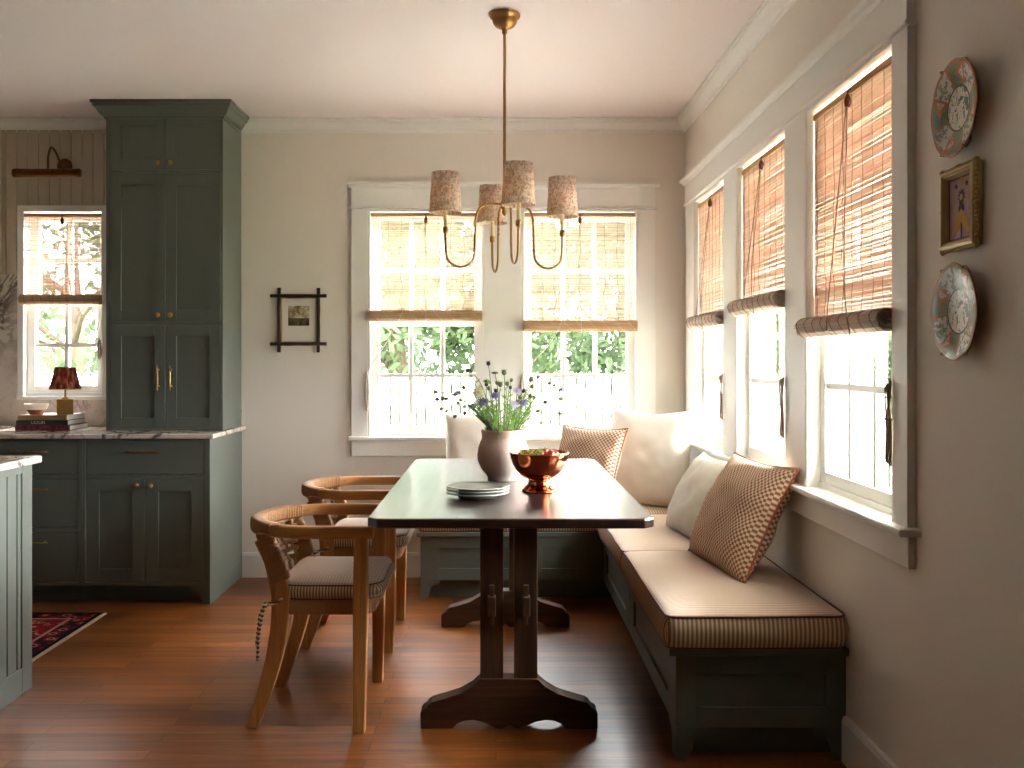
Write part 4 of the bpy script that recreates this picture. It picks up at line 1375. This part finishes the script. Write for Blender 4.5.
# ------------------------------------------------------------------ pillows (local: width x, height z, face -y)
def pillow(label, w, h, th, mat, pipe, bl, br, lean, roll=0, seed=0, pipe_mat=None, group='scatter pillows', dent=0.0, tassel=False):
    """bl, br: bottom corner points; lean: how far (x, y) the top sits back per unit height"""
    bl, br = Vector(bl), Vector(br)
    mid = (bl + br) / 2
    u = (br - bl).normalized()
    v = Vector((lean[0], lean[1], 1)).normalized()
    v = (v - u * v.dot(u)).normalized()
    nrm = u.cross(v)           # back direction (+y local)
    nx = ny = 26
    m = MB(); vs = {0: [], 1: []}
    def pt(i, j, side):
        a = -1 + 2 * i / nx; b = -1 + 2 * j / ny
        # edges pull in between the corners
        x = a * (1 - .085 * (1 - b * b) * abs(a) ** 3); z = b * (1 - (.085 if b > 0 else .03) * (1 - a * a) * abs(b) ** 3)
        e = max(0, (1 - abs(a) ** 2.6)) * max(0, (1 - abs(b) ** 2.6))
        t = th / 2 * e ** .55
        wr = mnoise.noise(Vector((a * 2.2 + seed, b * 2.2, side * 3))) * .012 + mnoise.noise(Vector((a * 5 + seed, b * 5, side * 3 + 9))) * .005
        t += wr * min(1, e * 3)
        if dent: t -= dent * math.exp(-((a) ** 2 * 6 + (b - 1) ** 2 * 5)) * min(1, e * 4)
        zz = z - (dent * 1.6 * math.exp(-a * a * 5) * max(0, b) ** 3 if dent else 0)
        return Vector((x * w / 2, (t if side else -t), zz * h / 2 + h / 2))
    for side in (0, 1):
        g = [[pt(i, j, side) for i in range(nx + 1)] for j in range(ny + 1)]
        fl = [p for row in g for p in row]
        fs = []
        for j in range(ny):
            for i in range(nx):
                q = (j * (nx + 1) + i, j * (nx + 1) + i + 1, (j + 1) * (nx + 1) + i + 1, (j + 1) * (nx + 1) + i)
                fs.append(q if side == 0 else tuple(reversed(q)))
        m.add(fl, fs, 0, True)
    t = thing('pillow', label, 'pillow', (0, 0, 0), group)
    m.build('cover', mat, t)
    edge = [pt(i, 0, 0) for i in range(nx)] + [pt(nx, j, 0) for j in range(ny)] + [pt(i, ny, 0) for i in range(nx, 0, -1)] + [pt(0, j, 0) for j in range(ny, 0, -1)]
    if pipe:
        MB().tube(edge, pipe, 6, True).build('piping', pipe_mat or mat, t)
    Mx = Matrix((u, nrm, v)).transposed().to_4x4()
    t.matrix_world = Matrix.Translation(mid) @ Mx @ Matrix.Rotation(roll, 4, 'Y')
    return t
zc_ = .486
pillow('plain pale pillow on the back bench behind the flower vase', .48, .54, .17, M['linen2'], 0, (-.31, 5.44, zc_), (.17, 5.44, zc_), (0, .33), 0, 2)
pillow('small checked pillow with rust piping leaning beside the white corner pillow', .44, .48, .16, M['check'], .0045, (.29, 5.36, zc_), (.59, 5.10, zc_), (.50, .12), 0, 5, M['pipe_rust'])
pillow('large white pillow propped in the bench corner', .54, .56, .19, M['linen'], 0, (.62, 5.48, zc_), (1.03, 5.19, zc_), (.08, .26), .0, 8, dent=.025)
pillow('plain white pillow on the right bench behind the near checked pillow', .50, .41, .17, M['linen'], .003, (.84, 4.72, zc_), (.90, 4.22, zc_), (.55, 0), 0, 11)
pillow('large checked pillow with rust piping nearest the viewer on the right bench', .62, .47, .18, M['check'], .0045, (.82, 4.06, zc_), (.90, 3.44, zc_), (.52, -.16), 0, 14, M['pipe_rust'])

# ------------------------------------------------------------------ things on the table
TZ = .7855
vx, vy = .030, 4.11
def vase_mat():
    t = NT('crackled_pink_stoneware')
    v = t.coord()
    f = t.noise(v, 6, 5, .6)
    vo = t.n('ShaderNodeTexVoronoi', feature='DISTANCE_TO_EDGE'); vo.inputs['Scale'].default_value = 34
    t.l(v, vo.inputs['Vector'])
    col = t.ramp(f, [(.3, (196, 158, 142)), (.5, (216, 190, 176)), (.7, (228, 214, 202))])
    f2 = t.noise(v, 40, 4)
    h = t.math('ADD', t.math('MULTIPLY', f2, .5), t.math('MINIMUM', vo.outputs['Distance'], .06))
    t.principled(col, .7, 0, t.bump(h, .5, .006), .3)
    return t.m
VS = thing('vase', 'rounded pink stoneware vase full of flowers on the table', 'vase', (vx, vy, TZ))
MB().lathe([(.0005, 0), (.066, 0), (.067, .012), (.072, .024), (.092, .046), (.107, .078), (.1115, .108), (.108, .138), (.099, .163), (.092, .178), (.0905, .190), (.0935, .206), (.0945, .216), (.092, .219), (.088, .215), (.085, .190), (.09, .16), (.1, .11), (.08, .04), (.0005, .02)], (vx, vy, TZ), 56).build('body', vase_mat(), VS)

STEM = paint('stem_green', (96, 122, 62), .6)
LEAF = leaf_mat('flower_leaves', (98, 138, 60), (148, 182, 94))
POD = paint('seed_head', (116, 118, 76), .8, .1)
DPOD = paint('dark_seed_head', (62, 44, 50), .8, .1)
PURP = paint('purple_petals', (134, 118, 190), .8, .08)
LILAC = paint('pale_lilac_petals', (196, 188, 214), .8, .08)
CREAM = paint('cream_petals', (220, 216, 176), .8, .08)
heads = [(427, 62, 'd'), (475, 130, 'f'), (542, 128, 'g'), (280, 115, 'd'), (305, 116, 'g'), (410, 195, 'd'), (412, 216, 'd'), (515, 215, 'g'), (595, 185, 'g'), (588, 238, 'd'), (740, 180, 'g'), (790, 165, 'g'),
         (875, 205, 'g'), (908, 222, 'g'), (953, 252, 'd'), (955, 320, 'g'), (685, 262, 'd'), (748, 232, 'g'), (760, 310, 'd'), (48, 270, 'd'), (52, 325, 'd'), (92, 318, 'g'), (120, 320, 'g'), (80, 395, 'g'), (123, 408, 'g'),
         (183, 448, 'g'), (205, 352, 'g'), (225, 330, 'g'), (255, 425, 'd'), (252, 378, 'd'), (248, 240, 'g'), (948, 428, 'g'), (812, 495, 'g'), (790, 410, 'g'), (660, 310, 'g'), (735, 298, 'g'), (430, 245, 'g'), (482, 262, 'd'), (565, 210, 'g'), (640, 345, 'g'), (845, 345, 'g'), (490, 205, 'g'),
         (312, 380, 'p'), (390, 345, 'P'), (478, 300, 'p'), (683, 352, 'p'), (615, 362, 'l'), (195, 285, 'l'), (640, 265, 'l'), (355, 275, 'c')]
plab = {312: 'purple scabiosa lowest and leftmost above the vase', 390: 'largest purple scabiosa bloom left of the vase centre', 478: 'purple scabiosa bloom highest above the vase centre', 683: 'single purple scabiosa on the right side of the bouquet',
        615: 'pale lilac scabiosa low at the middle right of the bouquet', 195: 'pale lilac scabiosa hanging far out to the left of the vase', 640: 'pale blue lilac scabiosa high at the right of bouquet'}
frnd = random.Random(21)
def petals(m, c, d, r, n, mi, rows=3):
    d = d.normalized(); u = d.orthogonal().normalized(); w = d.cross(u)
    for k in range(rows):
        rr = r * (1 - .27 * k)
        for i in range(n):
            a = 2 * PI * (i + .5 * k) / n + frnd.uniform(-.12, .12)
            e = (u * math.cos(a) + w * math.sin(a)); s = d.cross(e)
            L = rr * frnd.uniform(.85, 1.1); b = c + d * (.003 * k)
            tip = b + e * L + d * (.10 + .22 * k) * rr
            q = rr * 2.3 / n
            m.add([b + e * r * .1, b + e * L * .6 + s * q + d * .002, tip + s * q * .4, tip + d * .001 - s * q * .4, b + e * L * .6 - s * q + d * .002], [(0, 1, 2, 3, 4)], mi)
for hx_, hy_, kind in heads:
    px, py = 430 + hx_ / 7.314, 355 + hy_ / 7.314
    big = kind in 'pPlc'
    dY = frnd.uniform(-.17, .02) if big else frnd.uniform(-.15, .17)
    Y = vy + dY
    tip = Vector(((px - 496) * Y / 950, Y, 1.3 - (py - 361) * Y / 950))
    dirn = Vector((tip.x - vx, tip.y - vy, 0))
    k = min(1, .078 / (dirn.length + 1e-6)) * frnd.uniform(.5, .95)
    b0 = Vector((vx - dirn.x * .12, vy - dirn.y * .12, TZ + .05 + frnd.uniform(0, .04)))
    b1 = Vector((vx + dirn.x * k, vy + dirn.y * k, TZ + .222))
    mid = b1.lerp(tip, .55) + Vector((0, 0, .035 * (dirn.length / .2))) + Vector((frnd.uniform(-1, 1), frnd.uniform(-1, 1), 0)) * .008
    path = spline([b0, b1, mid, tip], 7)
    lab = {'d': 'thin flower stem with dark round seed head in the pink vase', 'g': 'thin flower stem with green round seed head in the pink vase', 'f': 'thin stem with flat green seed head above the vase centre'}.get(kind)
    if kind == 'c': lab = 'large cream scabiosa bloom at the upper left of the bouquet'
    if lab is None: lab = plab[hx_]
    ft = thing('flower_stem', lab, 'flower', tuple(b0), 'flowers in the vase')
    sm_ = MB().tube(path, [.0023 - .0008 * i / (len(path) - 1) for i in range(len(path))], 5)
    sm_.build('stem', STEM, ft)
    d = (path[-1] - path[-3]).normalized()
    m = MB()
    if kind in 'dg':
        r = frnd.uniform(.0068, .009) if kind == 'd' else frnd.uniform(.0075, .0105)
        m.ball((0, 0, 0), r, 8, 6, 0, (1, 1, 1.15))
        for i in range(8):
            a = 2 * PI * i / 8
            m.tube([(r * .6 * math.cos(a), r * .6 * math.sin(a), r * .5), (r * 1.15 * math.cos(a), r * 1.15 * math.sin(a), r * 1.25)], .0007, 3)
        m.xf(Matrix.Translation(tip) @ Vector((0, 0, 1)).rotation_difference(d).to_matrix().to_4x4())
        m.build('seed_head', DPOD if kind == 'd' else POD, ft)
    elif kind == 'f':
        m.ball((0, 0, 0), .013, 10, 6, 0, (1.2, 1.2, .4)); m.xf(Matrix.Translation(tip))
        m.build('seed_head', POD, ft)
    else:
        r = {'p': .020, 'P': .026, 'l': .020, 'c': .030}[kind]
        face = (Vector((0, 0, .6)) + Vector((0, -1, .1)) * .9 + d * .5).normalized()
        petals(m, tip, face, r, 12, 0)
        m.ball(tip + face * .004, r * .36, 8, 6, 0)
        m.build('bloom', {'p': PURP, 'P': PURP, 'l': LILAC, 'c': CREAM}[kind], ft)
    # a few narrow leaves along the stem
    lm = MB()
    for i in range(frnd.choice((1, 2, 3))):
        p = path[int(len(path) * frnd.uniform(.35, .75))]
        a = frnd.uniform(0, 6.28)
        e = Vector((math.cos(a), math.sin(a), frnd.uniform(.2, 1.0))).normalized(); s = e.orthogonal().normalized()
        L = frnd.uniform(.02, .05)
        lm.add([p, p + e * L * .5 + s * L * .10, p + e * L, p + e * L * .5 - s * L * .10], [(0, 1, 2, 3)], 0)
    lm.build('leaf', LEAF, ft, merge=False)
# leafy sprays filling the mouth of the vase
for i in range(14):
    a = 2 * PI * i / 14 + frnd.uniform(-.2, .2)
    rr = frnd.uniform(.01, .07)
    b = Vector((vx + rr * math.cos(a), vy + rr * math.sin(a), TZ + .12))
    e = Vector((vx + (rr + frnd.uniform(.02, .10)) * math.cos(a), vy + (rr + frnd.uniform(.02, .10)) * math.sin(a), TZ + frnd.uniform(.27, .38)))
    g = thing('leafy_spray', 'bright green leafy spray standing in the mouth of the pink vase', 'foliage', tuple(b), 'leafy sprays in the vase')
    path = spline([b, b.lerp(e, .5) + Vector((0, 0, .02)), e], 8)
    MB().tube(path, [.002 - .001 * k / (len(path) - 1) for k in range(len(path))], 5).build('stem', STEM, g)
    lm = MB()
    for k in range(4, len(path)):
        for s_ in range(2):
            p = path[k]; aa = frnd.uniform(0, 6.28)
            d = Vector((math.cos(aa), math.sin(aa), frnd.uniform(.3, 1.4))).normalized(); s = d.orthogonal().normalized(); L = frnd.uniform(.018, .042)
            lm.add([p, p + d * L * .45 + s * L * .15, p + d * L, p + d * L * .45 - s * L * .15], [(0, 1, 2, 3)], 0)
    lm.build('leaf', LEAF, g, merge=False)

# copper footed bowl
cx_, cy_ = .170, 3.745
CB = thing('copper_bowl', 'polished copper footed bowl of strawberries on the table', 'bowl', (cx_, cy_, TZ))
MB().lathe([(.0005, 0), (.066, 0), (.068, .003), (.067, .008), (.062, .010), (.056, .018), (.047, .028), (.043, .031), (.045, .034), (.043, .037), (.041, .044), (.044, .047), (.043, .050)], (cx_, cy_, TZ), 56).build('foot', M['copper'], CB)
prof = [(.0005, .050), (.043, .051), (.060, .058), (.078, .071), (.094, .089), (.106, .110), (.1135, .134), (.116, .148), (.1185, .151), (.119, .155), (.116, .157), (.113, .153), (.110, .135), (.102, .110), (.088, .088), (.070, .070), (.04, .059), (.0005, .057)]
MB().lathe(prof, (cx_, cy_, TZ), 64).build('bowl', M['copper'], CB)
BERRY = NT('strawberry'); _v = BERRY.coord(); _vo = BERRY.n('ShaderNodeTexVoronoi'); _vo.inputs['Scale'].default_value = 150; BERRY.l(_v, _vo.inputs['Vector'])
BERRY.principled(BERRY.ramp(_vo.outputs['Distance'], [(.12, (206, 160, 70)), (.22, (176, 24, 26))]), .3, 0, BERRY.bump(_vo.outputs['Distance'], .4, .003), .5)
proto = None
spots = [(.0, -.03, .128), (.045, -.02, .128), (-.05, -.015, .124), (.02, .035, .130), (-.03, .04, .126), (.068, .025, .122), (-.075, .02, .118), (.0, -.075, .118), (.055, -.062, .116), (-.055, -.06, .114), (.0, .08, .118), (.0, .0, .096), (.05, .05, .100), (-.05, .05, .098)]
blab = ['strawberry with green cap at the centre of the copper bowl'] + [None] * 13
for i, (dx, dy, dz) in enumerate(spots):
    lab = 'ripe strawberry heaped in the copper bowl'
    if proto is None:
        s = thing('strawberry', lab, 'fruit', (0, 0, 0), 'strawberries in the copper bowl')
        MB().lathe([(.0005, -.022), (.006, -.020), (.012, -.012), (.0165, 0), (.0172, .008), (.013, .015), (.006, .017), (.0005, .0165)], (0, 0, 0), 16).build('fruit', BERRY.m, s)
        lm = MB()
        for k in range(9):
            a = 2 * PI * k / 9; e = Vector((math.cos(a), math.sin(a), .35)); w = Vector((-math.sin(a), math.cos(a), 0))
            p = Vector((0, 0, .017)); lm.add([p, p + e * .008 + w * .0035, p + e * .017, p + e * .008 - w * .0035], [(0, 1, 2, 3)])
        lm.tube([(0, 0, .016), (.001, 0, .024), (.003, .001, .030)], .0012, 5)
        lm.build('calyx', LEAF, s, merge=False)
        proto = s
    else:
        s = dup(proto)
    s.location = (cx_ + dx, cy_ + dy, TZ + dz + .018)
    s.rotation_euler = (frnd.uniform(-1.2, 1.2), frnd.uniform(-1.2, 1.2), frnd.uniform(0, 6)) if i else (.3, .2, 0)

# stack of plates
GLZ = paint('grey_green_glaze', (150, 154, 144), .22, .03, .02, 8)
RIM = paint('pale_glazed_rim', (206, 206, 196), .25)
for i, lab in enumerate(('grey green plate at the bottom of the stack on the table', 'grey green plate in the middle of the stack on the table', 'grey green plate on top of the stack on the table')):
    z = TZ + .0005 + .0105 * i + (.002 if i else 0)
    p = thing('plate', lab, 'plate', (-.070, 3.595, z), 'plates stacked on the table')
    f = 1.0
    MB().lathe([(.0005, .004), (.062, .004), (.062, 0), (.072, 0), (.074, .006), (.085, .011), (.1185, .018), (.1185, .0205), (.085, .0145), (.07, .009), (.0005, .008)], (-.070 + .001 * i, 3.595, z), 56).build('dish', GLZ, p)
    MB().lathe([(.1165, .0178), (.119, .0178), (.1205, .0198), (.119, .0215), (.1165, .0213), (.1165, .0178)], (-.070 + .001 * i, 3.595, z), 56).build('rim', RIM, p)

# ------------------------------------------------------------------ decorated wall plates and the gilt frame
def plate_mat(seedoff):
    t = NT('famille_rose_style_plate')
    v = t.coord()
    s = t.sep(v)
    y, z = s[1], s[2]
    r = t.math('SQRT', t.math('ADD', t.math('MULTIPLY', y, y), t.math('MULTIPLY', z, z)))
    a = t.math('ADD', t.math('ARCTAN2', z, y), seedoff)
    f = t.noise(v, 70, 3, .6); fb = t.noise(v, 120, 2)
    sec = t.math('PINGPONG', t.math('MULTIPLY', a, 8 / (2 * PI)), 1.0)
    secI = t.math('GREATER_THAN', t.math('SINE', t.math('MULTIPLY', a, 4.0)), 0.0)
    white, green, orange, ink = lin((200, 192, 182)), lin((86, 132, 100)), lin((172, 102, 44)), lin((70, 60, 54))
    pan_a = t.mix(t.ramp(f, [(.50, (0, 0, 0, 1)), (.53, (1, 1, 1, 1))]), white, lin((110, 120, 96)))
    blob = t.ramp(t.math('ADD', t.math('ABSOLUTE', t.math('SUBTRACT', r, .085)), t.math('MULTIPLY', t.math('ABSOLUTE', t.math('COSINE', t.math('MULTIPLY', a, 2.0))), .035)), [(.012, white), (.016, white), (.017, orange), (.028, orange), (.029, green)], 'CONSTANT')
    blob = t.mix(t.ramp(fb, [(.56, (0, 0, 0, 1)), (.58, (1, 1, 1, 1))]), blob, orange)
    rim = t.mix(secI, pan_a, blob)
    edge = t.math('LESS_THAN', t.math('ABSOLUTE', t.math('SINE', t.math('MULTIPLY', a, 4.0))), .16)
    rim = t.mix(edge, rim, orange)
    med = t.ramp(t.noise(v, 55, 3, .55, .8), [(.36, (54, 86, 62)), (.43, (206, 200, 186)), (.56, (214, 206, 196)), (.60, (180, 160, 90)), (.66, (92, 120, 84))], 'CONSTANT')
    k = t.math('LESS_THAN', r, .053)
    col = t.mix(k, rim, med)
    ring = t.math('LESS_THAN', t.math('ABSOLUTE', t.math('SUBTRACT', r, .054)), .0025)
    col = t.mix(ring, col, ink)
    ed = t.math('GREATER_THAN', r, .109)
    col = t.mix(ed, col, lin((160, 98, 44)))
    t.principled(col, .32, 0, None, .4)
    return t.m
for i, (lab, y, z, ofs) in enumerate((('green and orange painted plate hung above the small gilt frame', 2.30, 1.912, .35), ('green and orange painted plate hung below the small gilt frame', 2.30, 1.420, .1))):
    p = thing('wall_plate', lab, 'plate', (RX - .012, y, z), 'painted plates on the right wall')
    rf = lambda a, h: 1 + .014 * math.cos(8 * a)
    m = MB().lathe([(.0005, .004), (.060, .004), (.060, 0), (.066, 0), (.067, .005), (.075, .010), (.1155, .021), (.117, .0235), (.115, .0245), (.078, .0145), (.064, .0105), (.0005, .010)], (0, 0, 0), 72, axis='x', rfun=rf)
    m.xf(Matrix.Translation((RX - .010, y, z)) @ Matrix.Scale(-1, 4, (1, 0, 0)))
    m.build('dish', plate_mat(ofs), p)
    for a in (R(62), R(118), R(242), R(298)):
        m = MB()
        c_, s_ = math.cos(a), math.sin(a)
        m.tube([(RX - .006, y + .06 * c_, z + .06 * s_), (RX - .014, y + .10 * c_, z + .10 * s_), (RX - .030, y + .1195 * c_, z + .1195 * s_), (RX - .0385, y + .118 * c_, z + .118 * s_), (RX - .037, y + .112 * c_, z + .112 * s_)], .0018, 6)
        m.build('plate_hook', M['brass'], p)
OF = thing('framed_flower_picture', 'small gilt frame with lilac flower picture between the painted plates', 'picture', (RX - .001, 2.306, 1.671))
fy0, fy1, fz0, fz1 = 2.222, 2.390, 1.573, 1.771
w = .022
m = MB()
fpr = [(0, 0), (0, .012), (.004, .022), (.010, .024), (.014, .020), (.017, .022), (.022, .012), (.022, 0)]
def frail(a, b, fixed, axis, sgn):
    # four mitred rails
    vs = []
    for (d, h) in fpr:
        if axis == 'y': vs.append((RX - .002 - h, a + d, fixed + sgn * d))
        else: vs.append((RX - .002 - h, fixed + sgn * d, a + d))
    for (d, h) in fpr:
        if axis == 'y': vs.append((RX - .002 - h, b - d, fixed + sgn * d))
        else: vs.append((RX - .002 - h, fixed + sgn * d, b - d))
    k = len(fpr)
    m.add(vs, [(q, (q + 1) % k, k + (q + 1) % k, k + q) for q in range(k)] )
frail(fy0, fy1, fz0, 'y', 1); frail(fy0, fy1, fz1, 'y', -1); frail(fz0, fz1, fy0, 'z', 1); frail(fz0, fz1, fy1, 'z', -1)
fr = m.build('frame', M['gold'], OF)
m = MB()
def beads(p, q, n):
    for i in range(n + 1):
        f = i / n; s = .0055 + (.003 if i in (0, n) else 0) + (.0022 if abs(i - n / 2) < 1 else 0)
        m.ball((RX - .016, p[0] + (q[0] - p[0]) * f, p[1] + (q[1] - p[1]) * f), s, 8, 6)
beads((fy0, fz0), (fy1, fz0), 15); beads((fy0, fz1), (fy1, fz1), 15); beads((fy0, fz0), (fy0, fz1), 18); beads((fy1, fz0), (fy1, fz1), 18)
m.build('beaded_edge', M['gold'], fr, merge=False)
MB().box(RX - .010, RX - .003, fy0 + .016, fy1 - .016, fz0 + .016, fz1 - .016).build('picture_ground', paint('lilac_ground', (178, 146, 150), .8), OF)
# picture motif: golden flower over a dark stem with two wing-like leaves
pic = MB(); cyy = 2.306; xx = RX - .0106
def flat(poly, mi, k=0):
    pic.prism([(a, b) for a, b in poly], 'x', xx - .0003 - .0002 * k, xx + .0006, mi)
flat([(cyy + (.019 if k % 2 else .012) * math.cos(2 * PI * k / 20), 1.700 + (.019 if k % 2 else .012) * math.sin(2 * PI * k / 20)) for k in range(20)], 1); flat(arc(cyy, 1.698, .008, 0, 2 * PI * 11 / 12, 11), 0, 1)
flat([(cyy - .003, 1.595), (cyy + .003, 1.595), (cyy + .002, 1.70), (cyy - .002, 1.70)], 1)
for s in (-1, 1):
    flat([(cyy, 1.670), (cyy + s * .018, 1.660), (cyy + s * .042, 1.615), (cyy + s * .036, 1.606), (cyy + s * .012, 1.622), (cyy, 1.640)], 0, 1)
    flat([(cyy + s * .004, 1.690), (cyy + s * .014, 1.672), (cyy + s * .010, 1.662), (cyy, 1.672)], 1, 2)
flat(arc(cyy, 1.738, .009, 0, 2 * PI * 9 / 10, 9), 0)
for s in (-1, 1): flat(arc(cyy + s * .026, 1.728, .006, 0, 2 * PI * 7 / 8, 7), 1)
for a, b, c, d in ((fy0 + .022, fy1 - .022, fz0 + .022, fz0 + .027), (fy0 + .022, fy1 - .022, fz1 - .027, fz1 - .022), (fy0 + .022, fy0 + .026, fz0 + .022, fz1 - .022), (fy1 - .026, fy1 - .022, fz0 + .022, fz1 - .022)):
    flat([(a, c), (b, c), (b, d), (a, d)], 3)
pic.build('flower_motif', [paint('old_gold_ink', (196, 150, 70), .8), paint('plum_ink', (92, 62, 82), .8), paint('violet_ink', (126, 96, 120), .8), paint('mauve_line', (128, 92, 112), .8)], OF)

# ------------------------------------------------------------------ light
W = bpy.data.worlds.new('sky'); scene.world = W; W.use_nodes = True
nt = W.node_tree; nt.nodes.clear()
o_ = nt.nodes.new('ShaderNodeOutputWorld'); bg = nt.nodes.new('ShaderNodeBackground')
bg.inputs['Strength'].default_value = SKY
tc = nt.nodes.new('ShaderNodeTexCoord')
dt = nt.nodes.new('ShaderNodeVectorMath'); dt.operation = 'DOT_PRODUCT'
dt.inputs[1].default_value = Vector((.78, .52, .36)).normalized()
nt.links.new(tc.outputs['Generated'], dt.inputs[0])
mr = nt.nodes.new('ShaderNodeMapRange'); mr.interpolation_type = 'SMOOTHSTEP'
mr.inputs['From Min'].default_value = .5; mr.inputs['From Max'].default_value = 1.0
nt.links.new(dt.outputs['Value'], mr.inputs['Value'])
mc = nt.nodes.new('ShaderNodeMixRGB')
mc.inputs['Color1'].default_value = (.88, .95, 1.0, 1)
mc.inputs['Color2'].default_value = (GLOW * .97, GLOW * .98, GLOW, 1)
nt.links.new(mr.outputs[0], mc.inputs['Fac']); nt.links.new(mc.outputs[0], bg.inputs['Color'])
nt.links.new(bg.outputs[0], o_.inputs[0])
def portal(x, y, z, w, h, d):
    l = bpy.data.lights.new('window_portal', 'AREA'); l.shape = 'RECTANGLE'; l.size = w; l.size_y = h
    l.cycles.is_portal = True
    o = bpy.data.objects.new('window_portal', l); COL.objects.link(o)
    o.location = (x, y, z)
    o.rotation_euler = Vector(d).to_track_quat('-Z', 'Z').to_euler()
for a, b in BW: portal((a + b) / 2, BY + .155, (ZS + ZH) / 2, b - a, ZH - ZS, (0, -1, 0))
portal(sum(KW) / 2, BY + .155, sum(KZ) / 2, KW[1] - KW[0], KZ[1] - KZ[0], (0, -1, 0))
for a, b in RW: portal(RX + .155, (a + b) / 2, (ZS + ZH) / 2, b - a, ZH - ZS, (-1, 0, 0))
vs = scene.view_settings
scene.display_settings.display_device = 'sRGB'
vs.view_transform = 'Standard'; vs.look = 'None'; vs.gamma = 1.0; vs.use_curve_mapping = False
vs.exposure = EXPO
cy = scene.cycles
cy.use_denoising = True
cy.max_bounces = 14; cy.diffuse_bounces = 7; cy.transparent_max_bounces = 16; cy.glossy_bounces = 4; cy.transmission_bounces = 6
cy.sample_clamp_indirect = 8.0
cy.caustics_reflective = False; cy.caustics_refractive = False
